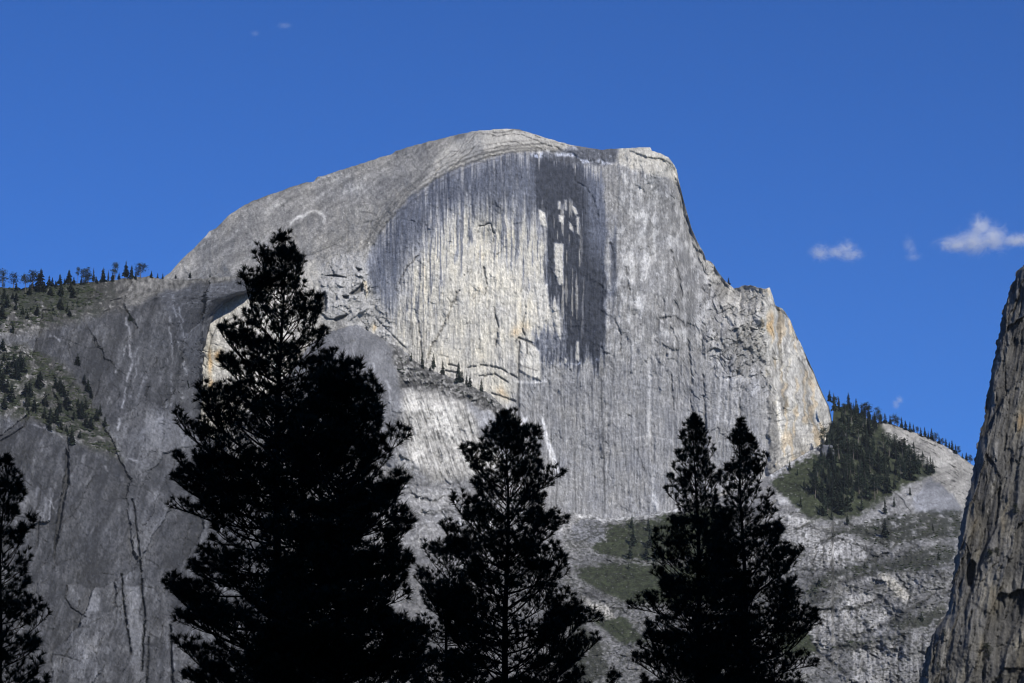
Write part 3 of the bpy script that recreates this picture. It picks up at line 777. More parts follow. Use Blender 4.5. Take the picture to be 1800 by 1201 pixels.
# pale scree band at the foot of the face
T = mix(T, .42 + .1 * fine, .85 * sstep(-.5, .0, fbm(U / 9, V / 5, 350, 3)) * poly(U, V + 6 * fine + 5 * fbm(U / 15, V / 15, 352, 2), [(1012, 898), (1062, 909), (1112, 905), (1200, 890), (1200, 898), (1112, 914), (1075, 917), (1060, 924), (1040, 912), (1012, 908)], 2))
T = mix(T, .44, .8 * sstep(-.3, .2, fbm(U / 7, V / 5, 354, 3)) * line(U, V + 6 * fine, [(1355, 838), (1380, 822), (1402, 808), (1434, 790), (1450, 780)], 4))
outc = poly(Wu, Wv, [(1003, 925), (1020, 914), (1045, 914), (1062, 930), (1062, 950), (1035, 952), (1005, 948)], 3)
T, w = mix(T, .165 + .06 * fine, outc), mix(w, -.3, outc)
MEADOWS = [[(1066, 924), (1110, 918), (1180, 906), (1260, 890), (1260, 975), (1170, 985), (1100, 984), (1045, 972), (1038, 958), (1070, 952)],
           [(1016, 998), (1060, 990), (1180, 994), (1260, 990), (1260, 1060), (1110, 1062), (1060, 1042), (1020, 1018)], [(1040, 1090), (1100, 1085), (1140, 1130), (1090, 1130)],
           [(1355, 845), (1400, 815), (1440, 798), (1470, 790), (1560, 850), (1600, 842), (1570, 870), (1500, 905), (1420, 912), (1395, 890), (1372, 868)],
           [(1350, 1110), (1420, 1110), (1440, 1150), (1380, 1160)]]
grass = 0
for pts in MEADOWS:
    grass = np.maximum(grass, poly(U + 14 * scree + 10 * blot, V + 9 * scree + 6 * blot, pts, 4))
hollow = poly(Wu, Wv, [(1360, 865), (1385, 850), (1392, 880), (1372, 890)], 3)
T, w = mix(T, .33 + .1 * fine, hollow), w
slab = poly(Wu, Wv, [(1535, 740), (1560, 735), (1720, 820), (1720, 900), (1690, 890), (1640, 838), (1580, 790), (1530, 765)], 5)
dl = ridged((V - U * .52) * .11 + .4 * blot, (U + V * .5) * .010, 335, 2)
T, w = mix(T, .235 + .06 * blot + .06 * fine - .24 * sstep(.70, .92, dl) * sstep(-.5, .2, scree), slab), mix(w, .5, slab)
tri = poly(Wu, Wv, [(1634, 840), (1655, 850), (1690, 890), (1682, 905), (1612, 902), (1604, 878)], 3)
T, w = mix(T, .17 + .03 * fine, tri), mix(w, -.4, tri)
rocky = poly(Wu, Wv, [(1560, 870), (1630, 838), (1610, 895), (1680, 905), (1680, 930), (1500, 930), (1490, 915)], 6)
T = mix(T, .22 + .12 * sstep(0, .5, fine), rocky * .8)
# bush-dark bands on the lower cliffs
BUSH = [[(1448, 945), (1470, 930), (1530, 918), (1560, 905), (1690, 895), (1690, 945), (1610, 950), (1560, 965), (1500, 940)], [(1415, 1040), (1440, 1015), (1500, 992), (1570, 985), (1600, 965), (1680, 958), (1680, 985), (1620, 1003), (1540, 1008), (1470, 1016), (1430, 1052)],
        [(1555, 1100), (1580, 1085), (1630, 1075), (1660, 1060), (1660, 1095), (1620, 1104), (1570, 1108)], [(1460, 1140), (1490, 1128), (1560, 1120), (1500, 1140)], [(1000, 1080), (1060, 1130), (1080, 1200), (1000, 1200)]]
bush = 0
for pts in BUSH:
    bush = np.maximum(bush, poly(U + 9 * scree, V + 7 * scree, pts, 6) * sstep(-.45, .0, fbm(U / 16, V / 9, 339, 3) + .15))
for m_pts, k, wc in (([(1440, 960), (1470, 948), (1520, 955), (1525, 985), (1480, 1000), (1440, 998)], .33, .1), ([(1425, 1085), (1470, 1070), (1560, 1072), (1570, 1110), (1500, 1130), (1440, 1140), (1420, 1120)], .33, .1),
                     ([(1545, 1010), (1565, 1010), (1600, 1050), (1590, 1060), (1560, 1030)], .46, .7), ([(1480, 1050), (1530, 1035), (1540, 1060), (1490, 1070)], .33, .2), ([(1370, 900), (1440, 915), (1440, 1000), (1380, 1010)], .27, .1),
                     ([(1575, 1110), (1650, 1105), (1640, 1200), (1570, 1200)], .24, 0), ([(1500, 1140), (1570, 1130), (1560, 1200), (1500, 1200)], .32, .1), ([(1020, 1050), (1060, 1060), (1110, 1110), (1060, 1090)], .42, .5)):
    m = poly(Wu, Wv, m_pts, 5)
    T, w = mix(T, k * (1 + .8 * Sv + .2 * fine), m * .85), mix(w, wc, m)
LEDGES = [([(1438, 956), (1460, 947), (1482, 948), (1503, 954), (1522, 966), (1540, 985)], 2.6), ([(1452, 952), (1446, 972), (1446, 992), (1456, 1004)], 1.6), ([(1438, 958), (1430, 985), (1427, 1008)], 1.8), ([(1462, 950), (1457, 975), (1462, 998)], 1.2),
          ([(1428, 1062), (1450, 1040), (1475, 1024), (1505, 1012), (1540, 1008)], 4.5), ([(1440, 1070), (1470, 1074), (1500, 1070), (1525, 1060), (1545, 1048), (1560, 1062)], 2.6), ([(1500, 1120), (1535, 1106), (1570, 1092), (1600, 1072), (1640, 1046), (1668, 1040)], 4.0),
          ([(1576, 1010), (1590, 1030), (1600, 1048), (1594, 1064)], 2.0), ([(1520, 990), (1550, 978), (1580, 972), (1610, 960)], 3.0), ([(1470, 1135), (1500, 1142), (1540, 1140), (1580, 1148)], 3.0), ([(1530, 1150), (1560, 1165), (1580, 1175)], 2.0),
          ([(1590, 1110), (1580, 1150), (1578, 1200)], 2.2), ([(1380, 1010), (1410, 1000), (1440, 1002), (1470, 1008)], 2.2), ([(1390, 930), (1420, 925), (1440, 932), (1465, 938)], 2.0), ([(1490, 925), (1530, 940), (1560, 935), (1600, 925)], 3.0),
          ([(1600, 950), (1630, 940), (1670, 935)], 3.0), ([(1610, 990), (1640, 1000), (1660, 1020)], 2.4), ([(1420, 1120), (1440, 1150), (1470, 1170), (1500, 1200)], 3.0), ([(1030, 1075), (1060, 1090), (1090, 1115), (1110, 1140)], 3.0), ([(1020, 1035), (1050, 1055), (1075, 1068), (1110, 1080)], 2.0),
          ([(1065, 985), (1085, 989), (1110, 986), (1150, 988)], 1.2), ([(940, 960), (975, 975), (1010, 985)], 2.0), ([(720, 870), (760, 880), (800, 872), (840, 880)], 2.0), ([(740, 905), (780, 895), (820, 905)], 2.0), ([(760, 955), (800, 950), (850, 960)], 2.0)]
led_m = 0
for pts, wd in LEDGES:
    led_m = np.maximum(led_m, line(U + 5 * scree, V + 4 * fine + 5 * fbm(U / 22, V / 22, 380, 2), pts, wd) * sstep(-.6, -.1, fbm(U / 16, V / 12, 382, 3)))
for pts, wd, k in (([(1384, 975), (1381, 990), (1386, 1000)], 5, .5), ([(1495, 1046), (1493, 1064)], 2, .45), ([(1507, 1044), (1503, 1066)], 2.4, .42), ([(1520, 1042), (1519, 1060)], 2, .4), ([(1535, 1040), (1532, 1054)], 2, .4), ([(1552, 1010), (1570, 1020), (1588, 1044), (1594, 1056)], 4, .45),
                   ([(1446, 1082), (1445, 1130)], 4, .33), ([(1462, 1084), (1460, 1134)], 3, .34), ([(1490, 1084), (1488, 1134)], 4, .3), ([(1552, 1138), (1570, 1146), (1560, 1158)], 6, .3), ([(1592, 1112), (1590, 1150)], 2.5, .3), ([(1612, 1110), (1610, 1160)], 3, .26), ([(1640, 1000), (1636, 1030)], 3, .28),
                   ([(1540, 1012), (1520, 1020)], 3, .36), ([(1470, 940), (1500, 950), (1530, 960)], 2, .34), ([(1415, 905), (1450, 915), (1500, 912)], 2.5, .3), ([(1372, 905), (1400, 912), (1430, 918)], 3, .42), ([(1376, 880), (1390, 886), (1408, 900)], 3, .45), ([(1368, 862), (1384, 850), (1396, 862)], 3, .4)):
    T = mix(T, k, .85 * line(U + 3 * fine + 3 * scree, V + 3 * fine, pts, wd) * sstep(-.5, .0, fbm(U / 7, V / 9, 384, 2)))
for pts, wd in (([(1438, 1078), (1437, 1135)], 3.5), ([(1454, 1080), (1453, 1130)], 1.6), ([(1475, 1080), (1474, 1136)], 3), ([(1507, 1078), (1505, 1128)], 2.5), ([(1522, 1090), (1520, 1120)], 2), ([(1600, 1115), (1598, 1190)], 2), ([(1622, 1110), (1620, 1190)], 2)):
    T = mix(T, .06, .7 * line(U + 2 * fine, V, pts, wd))
T = T * (1 + .5 * fbm(U / 60, V / 40, 386, 3)) 
T = mix(T, .028, .85 * led_m)
scr = np.maximum(scratch(Wu, Wv, 388, 34, 16, .86, -.05), scratch(Wu, Wv, 390, 15, 9, .86, .05, 24)) * (1 - grass)
T = T * (1 - .55 * scr) * (1 + .25 * sstep(.35, .6, fbm(Wu / 6, Wv / 4, 392, 2)))
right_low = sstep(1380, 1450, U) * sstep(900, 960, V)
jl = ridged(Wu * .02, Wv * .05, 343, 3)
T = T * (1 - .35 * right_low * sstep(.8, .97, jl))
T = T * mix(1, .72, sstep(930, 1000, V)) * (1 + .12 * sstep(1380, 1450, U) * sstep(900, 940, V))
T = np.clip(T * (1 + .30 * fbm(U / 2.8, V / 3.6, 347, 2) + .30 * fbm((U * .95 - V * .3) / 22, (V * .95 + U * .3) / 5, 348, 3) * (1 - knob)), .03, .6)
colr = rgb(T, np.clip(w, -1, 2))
gcol = np.stack([.030 + 0 * U, .036 + 0 * U, .019 + 0 * U], -1) * (1 + .8 * fbm(U / 9, V / 5, 351, 3) + .35 * fine + .4 * fbm(U / 45, V / 25, 353, 2))[..., None]
bcol = np.stack([.024 + 0 * U, .026 + 0 * U, .018 + 0 * U], -1) * (1 + .6 * fine)[..., None]
FORESTG = [(1440, 700), (1480, 705), (1545, 735), (1560, 765), (1605, 800), (1650, 832), (1600, 850), (1500, 912), (1420, 915), (1420, 840), (1455, 770)]
grass = np.maximum(grass, poly(U + 6 * scree, V + 5 * scree, FORESTG, 6))
speck = sstep(.05, .3, fbm(U / 7, V / 3.6, 357, 3) + .35 * fbm(U / 40, V / 18, 359, 2)) * sstep(870, 930, V) * sstep(940, 1010, U)
bush = np.maximum(bush, .8 * speck)
spots = 1 - .9 * sstep(.6, .7, fbm(U / 4, V / 2.6, 355, 2))
colr = mix(colr, gcol, (grass * spots)[..., None])
colr = mix(colr, bcol, (bush * .9 * spots)[..., None])
c1, e1 = cells(Wu / 46, Wv / 40, 361)
c2, e2 = cells(Wu / 18, Wv / 18, 365)
c3, e3 = cells(Wu / 7, Wv / 7, 369)
soft = np.clip(np.maximum(grass, knob * .6 + tri * .7 + slab * .6), 0, 1)
rel = -7 * led_m - 3.5 * scr + (1 - .75 * np.clip(soft + pal * .8, 0, 1)) * (5 * c1 + 5 * c2 + 2.6 * c3 + 3 * fine) + 10 * fbm(U / 70, V / 60, 373, 4) + 3 * pal * dg + ledge * (3 * fine + 6 * lc) - 4 * slab * sstep(.78, .96, dl)
rel = rel - 9 * right_low * sstep(.8, .97, jl) + 14 * right_low * fbm(U / 45, V / 30, 377, 3)
rel = rel * np.minimum(1, t[:, None] * 30 + .15)
D = c_depth(U, V) - rel
slope_UVD = (u0, vt, V, D)
X, Y, Z = P(U, V, D)
Xc, Yc, Zc, Cc = close_layer(X, Y, Z, colr, back=((30, 10), (100, 60), (220, 180), (420, 420)), foot=400)
slope_o = link(bpy.data.objects.new('talus_slope', grid_mesh('talus_slope', Xc, Yc, Zc, Cc, M_ROCK)))
tag(slope_o, 'broken rock slopes and grassy ledges below the sheer face', 'slope', kind='structure')

# ------------------------------------------------------------------ right near cliff
e_left = curve([(300, 1985), (380, 1870), (430, 1822), (450, 1808), (466, 1799), (475, 1790), (495, 1780), (525, 1770), (555, 1762), (590, 1755), (640, 1745), (680, 1738), (700, 1735), (740, 1728), (790, 1718), (830, 1711),
                (870, 1700), (920, 1690), (960, 1682), (1000, 1677), (1050, 1671), (1080, 1664), (1092, 1656), (1100, 1650), (1115, 1640), (1140, 1630), (1170, 1622), (1201, 1617), (1270, 1612)])
nu, nv = 210, 560
s, t = np.linspace(0, 1, nu), np.linspace(0, 1, nv)
v0 = 300 + t * 970
ul = e_left(v0) + 3.2 * fbm(v0 * .045, v0 * 0, 401, 4) + 1.2 * np.round(2.2 * noise(v0 * .11, v0 * 0, 403)) + 1.2 * noise(v0 * .25, v0 * 0, 405)
V = np.repeat(v0[:, None], nu, 1)
U = ul[:, None] + (s[None, :] ** 1.3) * (2080 - ul)[:, None]
# fissures lean with the cliff
Ur = U + (V - 800) * .17
Wu, Wv = Ur + 5 * fbm(Ur / 16, V / 50, 407, 3), V + 8 * fbm(U / 26, V / 26, 409, 3)
S1, S2 = fbm(Wu * .07, V * .007, 411, 3), fbm(Wu * .22, V * .018, 415, 4)
blot, fine = fbm(U / 30, V / 50, 419, 4), fbm(U / 4.5, V / 8, 423, 3)
fa, fae = cells(Wu / 42 + Wv / 300, Wv / 130, 451)
T = (.080 + .03 * S1 + .04 * S2 + .02 * fine + .02 * blot) * (1 + .5 * fa)
w = .30 + .4 * blot
fis = ridged(Wu * .055, Wv * .008, 427, 3)
palest = ridged(Wu * .04 + 7, Wv * .006, 431, 2)
T = mix(T, .15, .75 * sstep(.86, 1.0, palest) * sstep(-.1, .35, fbm(U / 22, V / 60, 435)))
T = mix(T, .05, .7 * sstep(.84, 1.0, fis))
for (cx, cy, rx, ry, k) in ((1795, 735, 10, 30, .30), (1790, 745, 12, 24, .24), (1720, 975, 5, 14, .26), (1765, 920, 8, 40, .2), (1722, 1140, 5, 26, .24), (1745, 1060, 14, 30, .17), (1712, 920, 12, 30, .16), (1790, 1150, 10, 40, .16)):
    m = blob(Wu - (V - 800) * .17, Wv, cx, cy, rx, ry, .1)
    T, w = mix(T, k * .55, .8 * m), w + .9 * m
for pts, wd, k in (([(1758, 600), (1748, 680), (1744, 730)], 2.5, .32), ([(1795, 490), (1786, 520)], 2, .24), ([(1752, 780), (1745, 860), (1738, 900)], 2.5, .3), ([(1668, 1100), (1660, 1150), (1650, 1190)], 4, .3),
                   ([(1712, 830), (1706, 880)], 2, .22), ([(1800, 1110), (1785, 1140)], 5, .26), ([(1770, 830), (1756, 920)], 3, .24), ([(1742, 990), (1730, 1060)], 2, .24)):
    T = mix(T, k * .7, .8 * line(U + 2.5 * fine, V, pts, wd) * sstep(-.4, .1, fbm(U / 6, V / 20, 437, 2)))
cave = poly(U, V, [(1708, 985), (1714, 990), (1713, 1015), (1709, 1030), (1701, 1030), (1698, 1012), (1701, 995)], 1.6)
T = mix(T, .05, .7 * cave)  # shadow in the cave painted over its recess
T = np.clip(T * (1 + .3 * fbm(U / 2.6, V / 6, 439, 2)) * (1 - .5 * sstep(.07, .0, fae)), .022, .5)
colr = rgb(T, np.clip(w, -.5, 2.2))
c1, e1 = cells(Wu / 24, Wv / 110, 441)
c2, e2 = cells(Wu / 9, Wv / 40, 445)
rel = 6 * fa + 2.4 * c1 + 1.6 * c2 + 2.0 * S1 + 1.6 * S2 - 2 * scratch(Wu, Wv, 453, 18, 60, .86, 0) + .5 * fine - 4 * sstep(.8, 1, fis) - 14 * cave + 5 * fbm(U / 50, V / 120, 449, 3)
rr = np.maximum(U - e_left(v0)[:, None], 0)
D = 1750 + 0.02 * (V - 800) - rel * np.minimum(1, rr / 10 + .2) - 14 * (1 - np.exp(-rr / 12.0)) - 90 * sstep(500, 1200, V) - 0.12 * rr
U_e, V_e, D_e = U, V, D
X, Y, Z = P(U, V, D)
bx, by, bz = [], [], []
for k in (500, 200, 60, 15):
    bx.append(X[:, :1] + k * .55)
    by.append(Y[:, :1] + k)
    bz.append(Z[:, :1])
X, Y, Z = np.hstack(bx + [X]), np.hstack(by + [Y]), np.hstack(bz + [Z])
C = np.concatenate([colr[:, :1]] * 4 + [colr], 1)
X, Y, Z = np.vstack([X, X[-1:]]), np.vstack([Y, Y[-1:] - 60]), np.vstack([Z, np.full_like(Z[-1:], -5)])
C = np.concatenate([C, C[-1:]], 0)
cliff_r = link(bpy.data.objects.new('right_cliff', grid_mesh('right_cliff', X, Y, Z, C, M_ROCK_NEAR)))
tag(cliff_r, 'steep dark brown cliff edge with pale vertical strips at the right', 'cliff', kind='structure')

# ------------------------------------------------------------------ valley floor, and an unseen wall added behind the viewer to shade the near pines
g = np.linspace(-1, 1, 61)
gx, gy = np.meshgrid(np.sign(g) * np.abs(g) ** 2 * 6900, np.sign(g) * np.abs(g) ** 2 * 6900)
gz = np.where(np.hypot(gx, gy) > 150, 2 * fbm(gx / 300, gy / 300, 501), 0) * 1.0
me = grid_mesh('ground', gx, gy, gz - 0.0, np.zeros((61, 61, 3)) + .06, M_GROUND)
tag(link(bpy.data.objects.new('ground', me)), 'flat valley floor', 'ground', kind='structure')
a = np.linspace(0, 1, 120)
b = np.linspace(0, 1, 60)
A, B = np.meshgrid(a, b)
hx = -1700 + 4200 * A
prof = np.sin(np.pi * np.clip(B, 0, 1))
hy = -230 - 900 * B
hz = (prof ** .8) * (930 + 150 * fbm(A * 6, A * 0, 505)) * (np.sin(np.pi * np.clip(A, .0, 1)) ** .35) + 16 * fbm(hx / 80, hy / 80, 509) * prof - 4
hc = rgb(.22 + .08 * fbm(hx / 60, hz / 60, 513), .2 + 0 * hx)
me = grid_mesh('shade_wall', hx, hy, hz, hc, M_ROCK, flip=True)
tag(link(bpy.data.objects.new('shade_wall', me)), 'unseen granite wall added behind the viewer to shade the near pines', 'cliff', kind='structure')


# ------------------------------------------------------------------ far conifers
class Soup:
    def __init__(self):
        self.v, self.f, self.m = [], [], []

    def tri(self, a, b, c, m=0):
        n = len(self.v)
        self.v += [a, b, c]
        self.f.append((n, n + 1, n + 2))
        self.m.append(m)

    def tube(self, pts, rads, m=0, k=5):
        n0 = len(self.v)
        for i, (p, r) in enumerate(zip(pts, rads)):
            d = (pts[min(i + 1, len(pts) - 1)] - pts[max(i - 1, 0)]).normalized()
            x = d.orthogonal().normalized()
            y = d.cross(x)
            for j in range(k):
                aa = 2 * math.pi * j / k
                self.v.append(p + (x * math.cos(aa) + y * math.sin(aa)) * r)
        for i in range(len(pts) - 1):
            for j in range(k):
                a0, a1 = n0 + i * k + j, n0 + i * k + (j + 1) % k
                b0, b1 = a0 + k, a1 + k
                self.f += [(a0, a1, b1), (a0, b1, b0)]
                self.m += [m, m]

    def mesh(self, name, mats, smooth=False):
        return raw_mesh(name, np.array([tuple(p) for p in self.v]), np.array(self.f), None, smooth, None, self.m, mats)


def crown_fir(rng, thin=1.0):
    s_ = Soup()
    z, lo = 0.97, rng.uniform(.05, .16)
    while z > lo:
        r = 0.205 * thin * ((1 - z) ** .8 + .03) * rng.uniform(.55, 1.15)
        n = 9
        a0 = rng.uniform(0, 6.28)
        for k in range(n):
            a_ = a0 + k * 6.283 / n + rng.uniform(-.3, .3)
            L_ = r * rng.uniform(.5, 1.3)
            if rng.random() < .2:
                continue
            d = Vector((math.cos(a_), math.sin(a_), 0))
            sd = Vector((-d.y, d.x, 0))
            root = Vector((0, 0, z))
            tip = root + d * L_ - Vector((0, 0, L_ * rng.uniform(.15, .55)))
            mid = root + d * L_ * .55 + Vector((0, 0, -L_ * .05))
            wv = L_ * rng.uniform(.36, .55)
            s_.tri(root, mid + sd * wv, tip)
            s_.tri(root, tip, mid - sd * wv)
            s_.tri(mid + sd * wv * .4, tip - Vector((0, 0, .025)), mid - Vector((0, 0, .035)) - sd * wv * .4)
        z -= rng.uniform(.024, .05)
    return s_


def crown_pine(rng, lo=.4):
    s_ = Soup()
    cl = []
    for k in range(rng.randint(20, 27)):
        z = rng.uniform(lo, .95)
        r = .2 * (1 - abs((z - lo) / (1 - lo) - .35) * .85) * rng.uniform(.3, 1.0)
        a_ = rng.uniform(0, 6.28)
        cl.append((Vector((math.cos(a_) * r, math.sin(a_) * r, z)), rng.uniform(.06, .10)))
    for c, r in cl:
        for k in range(30):
            p = c + Vector((rng.gauss(0, 1) * r * .75, rng.gauss(0, 1) * r * .75, rng.gauss(0, 1) * r * .6))
            e = [Vector((rng.uniform(-1, 1), rng.uniform(-1, 1), rng.uniform(-.5, .5))) * r * .55 for _ in range(3)]
            s_.tri(p + e[0], p + e[1], p + e[2])
    return s_, cl


rng = random.Random(5)
FIR, PINE = [], []
for i in range(7):
    cr = crown_fir(rng, rng.uniform(.75, 1.15)).mesh('conifer_crown', [M_FAR_LEAF])
    tr = Soup()
    tr.tube([Vector((0, 0, -.06)), Vector((.004, 0, .4)), Vector((0, 0, .98))], [.017, .012, .002])
    FIR.append((cr, tr.mesh('conifer_trunk', [M_FAR_BARK], True)))
for i in range(7):
    cs, cl = crown_pine(rng, rng.uniform(.3, .55))
    tr = Soup()
    tr.tube([Vector((0, 0, -.06)), Vector((rng.uniform(-.01, .01), 0, .5)), Vector((0, 0, .95))], [.019, .014, .004])
    for c, r in cl[::2]:
        tr.tube([Vector((0, 0, c.z - .05)), c], [.007, .003], 0, 3)
    PINE.append((cs.mesh('pine_crown', [M_FAR_LEAF]), tr.mesh('pine_trunk', [M_FAR_BARK], True)))


cs, cl = crown_pine(rng, .12)
tr = Soup()
tr.tube([Vector((0, 0, -.1)), Vector((0, 0, .5))], [.02, .01])
SHRUB = (cs.mesh('shrub_crown', [M_SHRUB]), tr.mesh('shrub_stem', [M_FAR_BARK], True))


def far_tree(name, loc, H, kit, label, group, wide=1.0, lean=0.0):
    o = bpy.data.objects.new(name, None)
    o.empty_display_size = 1
    link(o)
    o.location = loc
    o.rotation_euler = (lean, lean * .6, rng.uniform(0, 6.28))
    o.scale = (H * wide, H * wide, H)
    tag(o, label, 'tree', group)
    for nm, me_ in (('crown', kit[0]), ('trunk', kit[1])):
        link(bpy.data.objects.new(nm, me_), o)
    return o


def on_slope(u, v):
    i = int(np.clip(np.searchsorted(slope_UVD[0], u), 0, len(slope_UVD[0]) - 1))
    d = np.interp(v, slope_UVD[2][:, i], slope_UVD[3][:, i])
    return Vector([float(c) for c in P(u, v, d + 3)])


def on_left(u, v):
    Ul, Vl, Dl = left_D
    j = int(np.clip(round((u + 80) / (float(b_right(v)) + 80) * (Ul.shape[1] - 1)), 0, Ul.shape[1] - 1))
    i = int(np.argmin(np.abs(Vl[:, j] - v)))
    return Vector([float(c) for c in P(u, v, Dl[i, j] + 3)])


PXM = 1.0                                    # metres per photo pixel at 4500 m
# trees on the left rim: base u, base v, height px, kind, width, label
RIM = [(4, 506, 34, 'p', 1.1, 'bushy pine at the far left end of the cliff rim'),
       (24, 506, 28, 'p', 1.35, 'broad pine with open crown, second from the left end of the rim'),
       (44, 514, 32, 'p', 1.0, 'pale-trunked pine leftmost in the clump of three on the rim'),
       (56, 508, 32, 'p', 1.2, 'middle pine of the clump of three pale trunks on the rim'),
       (66, 505, 28, 'p', 1.1, 'dense pine at the right of the clump of three on the rim'),
       (71, 512, 40, 'f', 1.5, 'tall wide-branched tree with a pale leaning trunk on the rim'),
       (86, 503, 20, 'f', 1.3, 'small dark fir right of the tall wide-branched tree on the rim'),
       (105, 499, 19, 'f', 1.6, 'low rounded fir in the gap on the rim'),
       (121, 497, 24, 'f', 1.7, 'wide dark conical tree on the rim beside a spindly one'),
       (136, 494, 26, 'p', .6, 'spindly half-bare pine rising above its neighbours on the rim'),
       (146, 496, 24, 'p', 1.1, 'pine with a leaning trunk left of the double-trunked pine'),
       (154, 495, 25, 'p', 1.2, 'double-trunked pine with flat dark crown on the rim'),
       (164, 495, 26, 'f', .8, 'narrow ragged spire tree left of the dark cone on the rim'),
       (181, 496, 27, 'f', 1.25, 'dense dark cone-shaped fir standing alone on the rim'),
       (190, 495, 22, 'f', .7, 'thin see-through young fir right of the dark cone'),
       (198, 494, 18, 'f', 1.2, 'short dark fir at the foot of the bare-stemmed pine'),
       (201, 495, 35, 'p', .8, 'bare-stemmed pine with a small flat top on the rim'),
       (209, 491, 14, 'f', 1.5, 'low bush-like fir right of the bare-stemmed pine'),
       (221, 489, 32, 'f', 1.4, 'tallest dark fir at the right end of the cliff rim'),
       (231, 488, 24, 'f', 1.0, 'narrow fir between the tallest fir and the round-topped tree'),
       (247, 488, 27, 'p', 1.5, 'round-topped broad tree at the right end of the rim'),
       (266, 487, 13, 'f', 1.3, 'small fir at the foot of the dome, first past the round-topped tree'),
       (277, 488, 10, 'f', 1.2, 'tiny fir at the foot of the dome, second past the round-topped tree'),
       (286, 489, 11, 'f', 1.3, 'tiny fir where the rim meets the bare dome slope'),
       (309, 488, 8, 'f', 1.6, 'low shrubby fir on the ledge under the dome slope'),
       (334, 489, 15, 'f', 1.5, 'rounded shrubby fir alone on the ledge under the dome'),
       (369, 487, 9, 'f', 1.3, 'tiny dark fir on the ledge left of the tall pine top'),
       (428, 482, 12, 'f', 1.5, 'dark fir on the ledge just left of the tall pine top')]
for u, v, h, kd, wd, lab in RIM:
    far_tree('rim_pine' if kd == 'p' else 'rim_fir', on_left(u, v + 2), h * 1.08, rng.choice(PINE if kd == 'p' else FIR), lab, 'trees along the left cliff rim', wd * 1.0)
for _ in range(26):
    u = rng.uniform(-10, 262)
    far_tree('rim_fir', on_left(u, float(b_top(u)) + rng.uniform(2, 7)), rng.uniform(8, 19), rng.choice(FIR + PINE[:3]), 'low fir filling a gap between the larger trees of the cliff rim', 'low firs in the gaps of the cliff rim', rng.uniform(1.0, 1.6))
# firs on the left slope
SL = [(14, 660, 46), (28, 668, 42), (40, 655, 34), (4, 690, 44), (52, 700, 40), (20, 706, 36), (35, 640, 30), (70, 680, 34), (3, 560, 30), (12, 540, 30), (28, 545, 22), (110, 700, 34), (118, 716, 30), (104, 728, 30),
      (154, 690, 30), (148, 676, 24), (160, 700, 22), (88, 742, 30), (78, 736, 26), (136, 644, 28), (170, 740, 26), (184, 752, 24), (176, 730, 24), (60, 725, 34), (46, 716, 30), (130, 738, 22), (118, 548, 20), (122, 556, 18), (228, 565, 20),
      (232, 569, 16), (48, 560, 16), (22, 585, 26), (74, 560, 14), (330, 682, 20), (8, 720, 34)] + [(rng.uniform(-20, 150), rng.uniform(512, 556), rng.uniform(14, 26)) for _ in range(22)] + [(u_, 610 + .62 * max(u_, 0) + rng.uniform(0, 95), rng.uniform(14, 34)) for u_ in [rng.uniform(-10, 170) for _ in range(30)]]
for u, v, h in SL:
    lab = 'dark fir on the shrubby slope low on the left cliff'
    if (u, v) == (136, 644):
        lab = 'single fir standing apart on bare rock above the left slope'
    elif v < 610 and u < 100:
        lab = 'dark fir on the brushy slope just under the left rim'
    elif v < 610:
        lab = 'dark fir clinging to a ledge high on the left cliff wall'
    elif u > 300:
        lab = 'lone fir on the corner of the left cliff beside the white wall'
    elif u > 140:
        lab = 'dark fir at the lower right tip of the shrubby left slope beside bare rock'
    elif u < 60 and v < 690:
        lab = 'dark fir in the thick upper clump of the shrubby left slope'
    elif v > 715:
        lab = 'dark fir along the bottom fringe of the shrubby left slope'
    far_tree('slope_fir', on_left(u, v + 2), h * .9, rng.choice(FIR), lab, {'dark fir at the lower right tip of the shrubby left slope beside bare rock': 'firs at the tip of the left slope', 'dark fir in the thick upper clump of the shrubby left slope': 'firs in the upper clump of the left slope',
             'dark fir along the bottom fringe of the shrubby left slope': 'firs along the fringe of the left slope', 'dark fir on the shrubby slope low on the left cliff': 'firs on the left slope', 'dark fir on the brushy slope just under the left rim': 'firs just under the left rim',
             'dark fir clinging to a ledge high on the left cliff wall': 'firs high on the left cliff wall'}.get(lab), rng.uniform(1.2, 1.8))
# firs on the ledge below the pale wall, singled out
for u, v, h, wd, lab in ((762, 650, 34, 1.0, 'open tall fir leftmost on the ledge under the pale wall'), (778, 659, 30, 1.0, 'slim dark fir second from left on the ledge under the pale wall'),
                         (806, 672, 40, 1.0, 'tallest fir on the ledge under the pale wall'), (812, 672, 26, 1.2, 'bushy fir touching the tallest fir on the ledge'), (820, 678, 24, .9, 'thin fir left of the dark pair on the ledge'),
                         (826, 682, 28, 1.1, 'dark fir at the right of the ledge group, above white rock'), (846, 690, 30, .9, 'sparse fir at the right end of the ledge'), (864, 712, 14, 1.3, 'small round fir lower right of the ledge'),
                         (742, 648, 34, .7, 'faint thin fir against the left edge of the pale wall'), (723, 636, 20, .7, 'thin small fir at the upper left of the ledge'), (756, 652, 12, 1.8, 'low bushy fir at the foot of the leftmost ledge fir')):
    far_tree('ledge_fir', on_slope(u, v + 2), h, rng.choice(FIR), lab, 'firs on the ledge', wd * 1.05)
